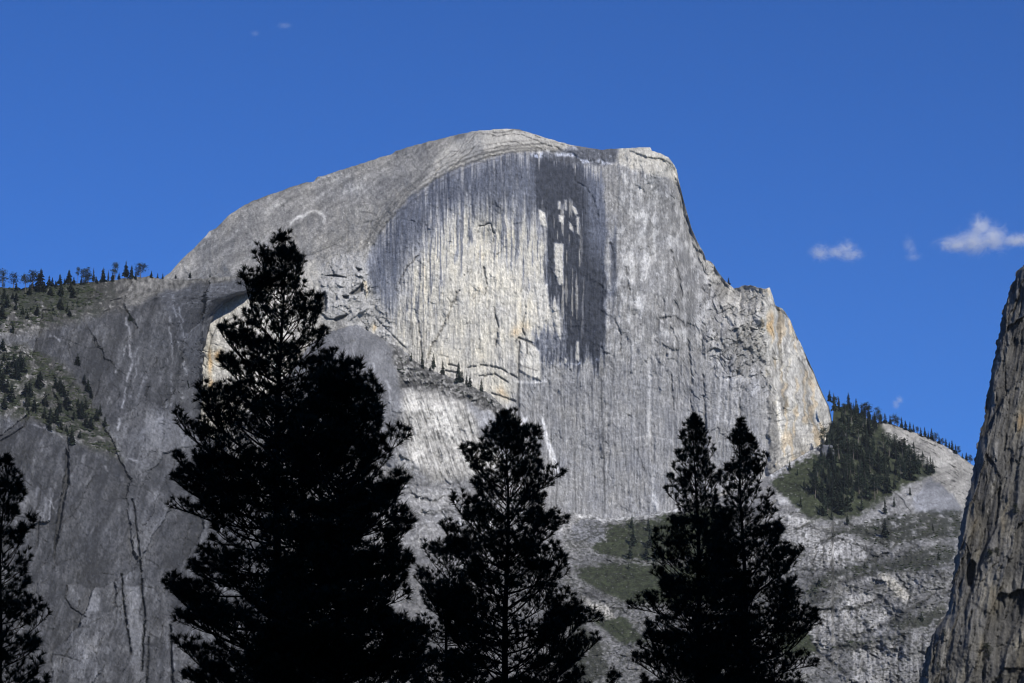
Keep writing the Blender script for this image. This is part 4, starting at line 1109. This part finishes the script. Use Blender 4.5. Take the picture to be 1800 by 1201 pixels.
# firs at the foot of the face and on the grass
for u, v, h, lab in ((1111, 930, 26, 'fir poking up against the pale scree at the face foot'), (1113, 960, 36, 'blue-green fir on the grass below the scree'), (1140, 935, 24, 'small fir beside the pale scree, right of the first'),
                     (1108, 984, 34, 'fir at the edge of the thin pale ledge in the grass'), (1143, 965, 40, 'larger fir on the grass left of the twin pines'), (1136, 985, 30, 'fir on the lower grass left of the twin pines'),
                     (1152, 990, 28, 'fir half hidden at the left edge of the twin pines'), (1105, 1002, 14, 'tiny fir below the pale ledge in the grass'), (1388, 828, 20, 'small fir on grass at the right foot of the face')):
    far_tree('meadow_fir', on_slope(u, v), h, rng.choice(FIR), lab, 'firs in the grass below the face', rng.uniform(1.0, 1.3))
far_tree('summit_fir', Vector([float(c) for c in P(1281, 503, 4700)]), 17, FIR[0], 'lone dark fir in the notch on the dome shoulder', None, 1.5)
# scattered firs round the wood's edge and on the lower ledges
for u, v, h, lab in ((1402, 838, 18, 'small fir on open grass left of the right-hand wood'), (1414, 862, 26, 'fir on open grass left of the right-hand wood, lower than the small one'), (1408, 892, 22, 'fir at the lower left tip of the grass by the wood'),
                     (1490, 925, 24, 'fir on grey rock just below the wood'), (1556, 905, 30, 'bare-stemmed fir on the broken rock below the wood'), (1572, 892, 22, 'fir on broken rock below the point of the wood'), (1600, 872, 18, 'small fir beside the bluish rock triangle'),
                     (1556, 945, 34, 'tall thin fir standing among the lower scrub'), (1640, 935, 16, 'small fir in the scrub by the brown cliff'), (1520, 1000, 14, 'small fir on the middle scrub ledge'), (1650, 985, 16, 'small fir on the scrub ledge nearest the brown cliff'),
                     (1620, 1095, 18, 'fir on the lowest scrub ledge beside the brown cliff'), (1440, 1030, 16, 'small fir at the left end of the middle scrub ledge'), (1606, 790, 16, 'small fir on the bare slab right of the wood'), (1622, 805, 14, 'tiny fir lower on the bare slab right of the wood')):
    far_tree('slope_fir', on_slope(u, v), h, rng.choice(FIR), lab, 'scattered firs round the right-hand wood', rng.uniform(.8, 1.3))
# forest on the right-hand slope
FOREST = [(1452, 700), (1480, 712), (1540, 742), (1555, 760), (1535, 775), (1600, 800), (1645, 832), (1600, 846), (1560, 868), (1530, 890), (1500, 908), (1440, 918), (1425, 880), (1432, 830), (1446, 790), (1466, 765), (1466, 715)]
cand, tries = [], 0
while len(cand) < 180 and tries < 60000:
    tries += 1
    u, v = rng.uniform(1425, 1645), rng.uniform(700, 918)
    if poly(np.array([u]), np.array([v]), FOREST, .5)[0] < .5:
        continue
    if 1430 < u < 1445 and v < 800:
        continue
    if min([((u - a) / .8) ** 2 + ((v - b) * .9) ** 2 for a, b in cand] or [999]) < 52:
        continue
    cand.append((u, v))
cand += [(u_ + rng.uniform(-1.5, 1.5), float(c_top(u_)) + rng.uniform(2, 9)) for u_ in np.arange(1468, 1550, 4.6)]
for u, v in cand:
    up = v < 775
    if v < 722 + (u - 1480) * .3:
        lab, grp = 'dark conifer on the upper skyline of the right-hand wood beside the dome edge', 'skyline conifers of the right-hand wood'
    elif u > 1585:
        lab, grp = 'dark fir in the right-hand point of the wood against the bare slab', 'firs at the point of the wood'
    elif v > 880:
        lab, grp = 'dark fir in the lowest fringe of the right-hand wood above grey rock', 'firs of the lowest fringe'
    elif abs(u - 1455) < 28 and 770 < v < 835:
        lab, grp = 'dark fir close around the big grey pointed boulder', 'firs around the grey boulder'
    elif up:
        lab, grp = 'dark conifer high in the wood between skyline and bare slab', 'conifers high in the right-hand wood'
    elif u < 1462:
        lab, grp = 'dark fir at the left edge of the right-hand wood beside the grass', 'firs along the grassy left edge'
    else:
        lab, grp = 'dark conifer in the thick middle of the right-hand wood', 'conifers in the middle of the wood'
    far_tree('forest_fir', on_slope(u, v + 1), rng.uniform(18, 46) * (1.0 if v > 760 else .85), rng.choice(FIR + PINE[:4]),
             lab, grp, rng.uniform(.75, 1.45))
# along the skyline ridge right of the forest
for i, u in enumerate([1548, 1556, 1565, 1572, 1578, 1585, 1592, 1600, 1606, 1613, 1619, 1626, 1632, 1638, 1645, 1651, 1657, 1663, 1669, 1674, 1680, 1686, 1692, 1699, 1706]):
    v = float(c_top(u)) + rng.uniform(0, 4)
    lab = ('pine on the bare ridge line against the sky, in the row nearest the wood' if u < 1600 else 'small pine midway along the bare ridge line against the sky' if u < 1660 else 'tiny pine at the low right end of the bare ridge line by the brown cliff')
    far_tree('ridge_pine', on_slope(u, v + 1), rng.uniform(20, 32) * (1 - (u - 1548) / 420.0), rng.choice(PINE[:3] + FIR), lab, 'pines on the right ridge line', rng.uniform(.95, 1.4))

# ------------------------------------------------------------------ shrubs and boulders as ground cover
def scatter(name, polys, n, place, r0, r1, mat, label, cat, squash=.6):
    rv, rf = [], []
    ico = [(0, 0, 1), (.894, 0, .447), (.276, .851, .447), (-.724, .526, .447), (-.724, -.526, .447), (.276, -.851, .447), (0, 0, -.6)]
    fc = [(0, 1, 2), (0, 2, 3), (0, 3, 4), (0, 4, 5), (0, 5, 1), (6, 2, 1), (6, 3, 2), (6, 4, 3), (6, 5, 4), (6, 1, 5)]
    for pts in polys:
        xs, ys = [p[0] for p in pts], [p[1] for p in pts]
        k = int(n * (max(xs) - min(xs)) * (max(ys) - min(ys)) / 10000)
        uu = np.array([rng.uniform(min(xs), max(xs)) for _ in range(k)])
        vv = np.array([rng.uniform(min(ys), max(ys)) for _ in range(k)])
        m_ = poly(uu, vv, pts, 5)
        dens = fbm(uu / 18, vv / 12, 601, 3)
        for u_, v_, mm, dd in zip(uu, vv, m_, dens):
            if mm < .4 or dd < -.12:
                continue
            c = place(u_, v_)
            r = rng.uniform(r0, r1)
            n0 = len(rv)
            for p in ico:
                j = rng.uniform(.6, 1.25)
                rv.append((c.x + p[0] * r * j, c.y + p[1] * r * j, c.z + p[2] * r * squash * j))
            rf += [(a + n0, b + n0, c_ + n0) for a, b, c_ in fc]
    me_ = raw_mesh(name, np.array(rv), np.array(rf), mat, False)
    o = link(bpy.data.objects.new(name, me_))
    return tag(o, label, cat, kind='stuff')


scatter('undergrowth', [[(-60, 505), (60, 510), (150, 500), (180, 520), (140, 550), (60, 570), (-60, 600)], [(-60, 610), (40, 610), (110, 645), (150, 690), (190, 755), (210, 800), (140, 780), (60, 735), (-60, 715)]], 640, on_left, 2.2, 6.5, M_SHRUB, 'dark scrub covering the slopes of the left cliff', 'scrub')
scatter('undergrowth', BUSH[:4] + [[(690, 604), (720, 626), (760, 652), (830, 680), (890, 720), (860, 715), (800, 692), (740, 680), (700, 660)]], 360, on_slope, 1.6, 4.5, M_SHRUB, 'dark scrub on the rocky ledges below the face', 'scrub')
scatter('undergrowth', MEADOWS, 330, on_slope, 1.2, 2.8, M_SHRUB, 'low green scrub on the grassy slopes below the face', 'scrub')


def boulder(u, v, wpx, hpx, place, label, seed, Tt=.11, wc=-.6):
    c = place(u, v)
    bm_v, ns, nr = [], 18, 12
    th = np.linspace(0, 2 * np.pi, ns, endpoint=False)
    ph = np.linspace(.02, np.pi - .02, nr)
    TH, PH = np.meshgrid(th, ph)
    x, y, z = np.cos(TH) * np.sin(PH), np.sin(TH) * np.sin(PH), np.cos(PH)
    fa, fe = cells(x * 1.3 + z * .6 + 9, y * 1.3 + z * 1.1 + 9, seed)
    sh = (1 + .30 * noise(x * 2 + z, y * 2 - z, seed) + .28 * fa) * (1.12 - .35 * np.maximum(z, 0))
    f_ = np.sign(z) * np.abs(z) ** .8
    co = np.stack([x * sh * wpx * .5, y * sh * wpx * .45, f_ * sh * hpx * .5 + hpx * .35], -1).reshape(-1, 3)
    i_ = np.arange(ns * nr).reshape(nr, ns)
    a_, b_ = i_[:-1], np.roll(i_, -1, 1)[:-1]
    c_, d_ = np.roll(i_, -1, 1)[1:], i_[1:]
    q_ = np.stack([a_.ravel(), d_.ravel(), c_.ravel(), b_.ravel()], -1)
    me_ = raw_mesh('boulder', co, q_, M_ROCK, True, np.broadcast_to(rgb(np.array(Tt), np.array(wc)), (len(co), 3)))
    o = link(bpy.data.objects.new('boulder', me_))
    o.location = c
    tag(o, label, 'boulder')


boulder(1454, 806, 24, 30, on_slope, 'big grey pointed boulder at the wood edge under the cream buttress', 3)
boulder(1482, 766, 12, 9, on_slope, 'small white boulder among firs right of the dome edge', 9, .5, .3)


eU, eV, eD = U_e, V_e, D_e
for u, v, hpx, lab in ((1740, 992, 24, 'dark shrub growing from a crack beside the cave on the brown cliff'), (1752, 982, 18, 'smaller shrub just right of the cave shrub on the brown cliff'), (1736, 1160, 26, 'bush low on the brown cliff near the bottom of the picture'),
                       (1728, 1186, 16, 'small bush under the lowest large bush on the brown cliff'), (1786, 905, 18, 'dark tuft high on the brown cliff at the right edge'), (1650, 1180, 14, 'small shrub at the foot of the brown cliff edge'), (1660, 1120, 12, 'small shrub on the lower step of the brown cliff edge')):
    k = int(np.argmin((eU - u) ** 2 + (eV - v) ** 2))
    loc = Vector([float(c) for c in P(u, v, eD.ravel()[k] + 1)])
    far_tree('cliff_shrub', loc, hpx * .42, SHRUB, lab, 'shrubs on the brown cliff', 1.5)

# ------------------------------------------------------------------ near pines, in the shade of the added wall
def make_branch(L, rng, dense=1.0, tuft=1.0):
    s_ = Soup()

    def tuftat(p, d, n, ln):
        x = d.orthogonal().normalized()
        y = d.cross(x)
        for k in range(n):
            a_ = rng.uniform(0, 6.283)
            sp_ = rng.uniform(.35, 1.25)
            dr = (d * rng.uniform(.35, 1.0) + (x * math.cos(a_) + y * math.sin(a_)) * sp_ + Vector((0, 0, .12))).normalized()
            l_ = ln * rng.uniform(.7, 1.15)
            sd = dr.cross(Vector((rng.uniform(-1, 1), rng.uniform(-1, 1), rng.uniform(-1, 1)))).normalized() * .012
            q_ = p - d * rng.uniform(0, .10)
            s_.tri(q_ - sd, q_ + sd, q_ + dr * l_, 1)

    def twig(p, d, l_, r, level):
        n = max(3, int(l_ / .16))
        pts, dd = [p], d.copy()
        up = rng.uniform(.18, .5)
        for i in range(n):
            dd = (dd + Vector((rng.uniform(-.09, .09), rng.uniform(-.09, .09), up / n * 1.6 + rng.uniform(-.05, .05)))).normalized()
            pts.append(pts[-1] + dd * (l_ / n))
        s_.tube(pts, [r * (1 - .75 * i / n) for i in range(n + 1)], 0, 3)
        start = .45 if level == 0 else .4
        side = rng.choice((-1, 1))
        for i in range(1, n + 1):
            f_ = i / n
            loc_d = (pts[i] - pts[i - 1]).normalized()
            if level < 2 and (.42 if level == 0 else .3) < f_ < .97 and l_ > .5:
                for rep in range(2 if dense > 1.2 else 1):
                    if rng.random() < .85:
                        side = -side
                        ll = (l_ * (1 - f_) * .68 + .32) * rng.uniform(.6, 1.1) * (.8 if level else 1)
                        sdv = loc_d.cross(Vector((0, 0, 1))).normalized() * side
                        nd = (loc_d * rng.uniform(.5, .9) + sdv * rng.uniform(.6, 1.0) + Vector((0, 0, rng.uniform(-.1, .35)))).normalized()
                        twig(pts[i], nd, ll, r * .5, level + 1)
            if level > 0 and f_ > start and rng.random() < .42 * dense or (level == 0 and f_ > .75):
                tuftat(pts[i], loc_d, int(12 * dense), .20 * tuft)
        tuftat(pts[-1], (pts[-1] - pts[-2]).normalized(), int(32 * dense), .25 * tuft)
        if level == 0:
            tuftat(pts[-1] + loc_d * .08, loc_d, 14, .2 * tuft)
    twig(Vector((0, 0, 0)), Vector((1, 0, -.05)), L, .012 + .010 * L, 0)
    return s_.mesh('pine_branch', [M_BARK, M_NEEDLE])


rng = random.Random(11)
LENS = (.55, 1.0, 1.7, 2.7, 4.0, 5.4)
KITS = {d: {L: [make_branch(L, rng, d) for _ in range(5)] for L in LENS} for d in (1.0,)}


def near_pine(u, vtop, Dm, prof, label, dense=1.0, space=.5, per=5, vbot=1260, left=1.0, right=1.0, seed=1, low=.1):
    """prof: (photo v, crown half width in photo px) pairs down the crown."""
    r_ = random.Random(seed)
    top = Vector([float(c) for c in P(u, vtop, Dm)])
    zb = float(P(u, vbot, Dm)[2])
    o = bpy.data.objects.new('pine_tree', None)
    link(o)
    o.location = (top.x, Dm, 0)
    tag(o, label, 'tree', None)
    H = top.z
    tr = Soup()
    n = 14
    pts = [Vector((.12 * math.sin(i * .9 + seed) * (i / n), .1 * math.cos(i * 1.3) * (i / n), -.3 + (H + .2) * i / n)) for i in range(n + 1)]
    tr.tube(pts, [max(.02, (.011 * H) * (1 - i / n) ** .8) for i in range(n + 1)], 0, 9)
    link(bpy.data.objects.new('trunk', tr.mesh('pine_trunk', [M_BARK], True)), o)
    crown = link(bpy.data.objects.new('crown', None), o)
    zs = [float(P(u, v, Dm)[2]) for v, _ in prof][::-1]
    hw = [w_ * Dm / F / .985 for _, w_ in prof][::-1]
    kit = KITS[1.0]
    z, cnt = H - .12, 0
    a0 = r_.uniform(0, 6.28)
    while z > max(zb - 1.5, 3):
        R_ = float(np.interp(z, zs, hw))
        frac = (H - z) / max(H - zb, 1)
        k = per if z < H - 1.5 else 4
        a0 += r_.uniform(.5, 1.4)
        for j in range(k):
            a_ = a0 + j * 6.283 / k + r_.uniform(-.35, .35)
            L_ = R_ * r_.uniform(.55, 1.1) * (1.08 if r_.random() < .15 else 1)
            L_ *= lerp(left, right, .5 + .5 * math.cos(a_))
            if L_ < .25:
                L_ = .25
            el = lerp(1.05, low, min(1, frac * 1.7) ** .7) + r_.uniform(-.22, .22)
            Lr = L_ / max(.45, math.cos(el))
            Lr = min(Lr, max(.25, r_.uniform(.5, 1.0) * (H + .05 - z) / max(.2, math.sin(max(el, .01) + .2))))
            Lk = min(LENS, key=lambda q_: abs(math.log(q_ / Lr)))
            b_ = bpy.data.objects.new('branch', r_.choice(kit[Lk]))
            link(b_, crown)
            sc = Lr / Lk
            b_.scale = (sc, sc, sc) if r_.random() < .5 else (sc, -sc, sc)
            b_.location = (0, 0, z + r_.uniform(-.18, .18))
            b_.rotation_euler = (0, -el, a_)
            cnt += 1
        # leader
        z -= space * r_.uniform(.75, 1.25) * lerp(.55, 1.0, min(1, frac * 4))
    for j in range(3):
        b_ = link(bpy.data.objects.new('branch', r_.choice(kit[.55])), crown)
        b_.location = (0, 0, H - .62 + .1 * j)
        b_.rotation_euler = (0, -1.35 + .12 * j, j * 2.1)
    return cnt


total = 0
total += near_pine(497, 420, 100, [(420, 10), (450, 30), (500, 60), (560, 84), (600, 105), (700, 146), (760, 160), (800, 195), (950, 228), (1100, 225), (1260, 225)],
                   'tallest near pine, its open black crown rising past the dome foot', seed=2, space=.50, per=6, right=.9, low=.05)
total += near_pine(604, 652, 78, [(652, 8), (690, 38), (733, 66), (760, 86), (800, 110), (850, 132), (900, 146), (1000, 150), (1100, 160), (1260, 190)],
                   'dense solid black tree just right of the tallest near pine', space=.29, per=6, seed=3, left=1.1, low=.2)
total += near_pine(890, 728, 108, [(728, 8), (755, 28), (790, 48), (830, 80), (915, 106), (1000, 134), (1100, 160), (1260, 188)],
                   'broad black pine at centre with its tip below the dark crack', seed=4, space=.46, per=5, low=.28)
total += near_pine(1222, 735, 122, [(735, 6), (765, 20), (800, 31), (850, 42), (900, 56), (950, 64), (1000, 80), (1040, 98), (1100, 116), (1260, 138)],
                   'left one of the twin slender pines before the pale face', seed=5, space=.43, per=5, low=.38)
total += near_pine(1302, 742, 118, [(742, 8), (772, 21), (800, 31), (850, 44), (885, 68), (990, 78), (1020, 120), (1100, 132), (1260, 150)],
                   'right one of the twin slender pines, with a wide right skirt', seed=6, space=.43, per=5, left=.85, low=.34)
total += near_pine(12, 808, 92, [(808, 10), (850, 26), (900, 38), (960, 55), (1050, 68), (1130, 85), (1260, 95)],
                   'black pine cut by the left edge of the picture', seed=7, space=.42, per=6, low=.3)
total += near_pine(788, 950, 126, [(950, 10), (1000, 45), (1080, 75), (1260, 95)],
                   'shorter pine squeezed between the solid black tree and the centre pine', seed=8, space=.5, per=5)
total += near_pine(1077, 1186, 112, [(1186, 6), (1230, 30), (1300, 50)],
                   'pine of which only the tip shows at the bottom edge', seed=9, space=.4, per=5, vbot=1300)
print('near branches', total)


# ------------------------------------------------------------------ clouds, far behind the dome
def cloud(u, v, wpx, hpx, blobs, dens, label, seed, scale=2.4, thr=.5):
    Dc = 15000.0
    c = Vector([float(q_) for q_ in P(u, v, Dc)])
    k = Dc / F * .985
    m = bpy.data.materials.new('cloud_vapour')
    t_ = nodes(m)
    N, L = t_.nodes.new, t_.links.new
    out, pv = N('ShaderNodeOutputMaterial'), N('ShaderNodeVolumePrincipled')
    pv.inputs['Color'].default_value = (1, 1, 1, 1)
    pv.inputs['Anisotropy'].default_value = 0.0
    tc = N('ShaderNodeTexCoord')
    acc = None
    for (bx_, bz_, r1, r2) in blobs:
        mp = N('ShaderNodeMapping')
        mp.vector_type = 'TEXTURE'
        mp.inputs['Location'].default_value = (bx_, 0, bz_)
        mp.inputs['Scale'].default_value = (r1 * 1.35, .9, r2 * 1.45)
        L(tc.outputs['Object'], mp.inputs['Vector'])
        ln = N('ShaderNodeVectorMath')
        ln.operation = 'LENGTH'
        L(mp.outputs['Vector'], ln.inputs[0])
        mr = N('ShaderNodeMapRange')
        mr.interpolation_type = 'SMOOTHSTEP'
        mr.inputs['From Min'].default_value = 0
        mr.inputs['From Max'].default_value = 1
        mr.inputs['To Min'].default_value = 1
        mr.inputs['To Max'].default_value = 0
        L(ln.outputs['Value'], mr.inputs['Value'])
        if acc is None:
            acc = mr.outputs['Result']
        else:
            mx_ = N('ShaderNodeMath')
            mx_.operation = 'MAXIMUM'
            L(acc, mx_.inputs[0])
            L(mr.outputs['Result'], mx_.inputs[1])
            acc = mx_.outputs[0]
    mp = N('ShaderNodeMapping')
    mp.inputs['Scale'].default_value = (.8 * wpx / hpx, 1, 1)
    mp.inputs['Location'].default_value = (seed, seed * 2.3, 0)
    L(tc.outputs['Object'], mp.inputs['Vector'])
    ns = N('ShaderNodeTexNoise')
    ns.inputs['Scale'].default_value = scale
    ns.inputs['Detail'].default_value = 8
    ns.inputs['Roughness'].default_value = .68
    ns.inputs['Distortion'].default_value = 1.6
    L(mp.outputs['Vector'], ns.inputs['Vector'])
    ml = N('ShaderNodeMath')
    ml.operation = 'MULTIPLY_ADD'
    L(ns.outputs['Fac'], ml.inputs[0])
    ml.inputs[1].default_value = 3.6
    L(acc, ml.inputs[2])
    mr = N('ShaderNodeMapRange')
    mr.inputs['From Min'].default_value = thr + 1.55
    mr.inputs['From Max'].default_value = thr + 2.6
    mr.inputs['To Min'].default_value = 0
    mr.inputs['To Max'].default_value = dens
    L(ml.outputs[0], mr.inputs['Value'])
    ms = N('ShaderNodeMath')
    ms.operation = 'MULTIPLY'
    L(mr.outputs['Result'], ms.inputs[0])
    L(acc, ms.inputs[1])
    L(ms.outputs[0], pv.inputs['Density'])
    L(pv.outputs['Volume'], out.inputs['Volume'])
    s_ = Soup()
    nr, nsg = 10, 18
    idx = {}
    for i in range(nr + 1):
        for j in range(nsg):
            a_, b_ = math.pi * i / nr, 2 * math.pi * j / nsg
            s_.v.append(Vector((math.sin(a_) * math.cos(b_), math.sin(a_) * math.sin(b_), math.cos(a_))) * 1.08)
    for i in range(nr):
        for j in range(nsg):
            p0, p1 = i * nsg + j, i * nsg + (j + 1) % nsg
            if i < nr - 1:
                s_.f.append((p0, p0 + nsg, p1 + nsg)); s_.m.append(0)
            if i > 0:
                s_.f.append((p0, p1 + nsg, p1)); s_.m.append(0)
    o = link(bpy.data.objects.new('cloud', s_.mesh('cloud', [m], True)))
    o.location = c
    o.scale = (wpx * .5 * k, hpx * .6 * k, hpx * .5 * k)
    tag(o, label, 'cloud')


cloud(1468, 441, 118, 62, [(-.45, -.1, .45, .6), (.05, -.1, .5, .45), (.35, .1, .4, .7), (.5, -.25, .5, .5)], .014, 'small white cloud with two tufts, left of the larger one', 1.3)
cloud(1722, 418, 190, 100, [(-.45, -.25, .5, .35), (-.1, -.15, .45, .6), (.02, .35, .3, .55), (.25, .0, .45, .6), (.75, -.1, .5, .3)], .015, 'largest white cloud, beside the top of the brown cliff', 4.1)
cloud(1600, 436, 60, 62, [(-.1, .2, .5, .6), (.1, -.1, .4, .6), (.2, -.55, .7, .35)], .0045, 'faint wispy cloud between the two white clouds', 7.7, 3.5)
cloud(1577, 708, 40, 32, [(-.1, -.2, .5, .7), (.2, .3, .5, .6)], .014, 'small wisp of cloud just above the forested ridge', 9.2, 3.0)
cloud(500, 45, 46, 22, [(0, 0, .8, .7)], .010, 'very faint wisp of cloud alone high in the left sky', 12.4, 3.0)
cloud(448, 59, 34, 20, [(0, 0, .7, .8)], .008, 'fainter lower wisp beside the one high in the left sky', 15.4, 3.0)
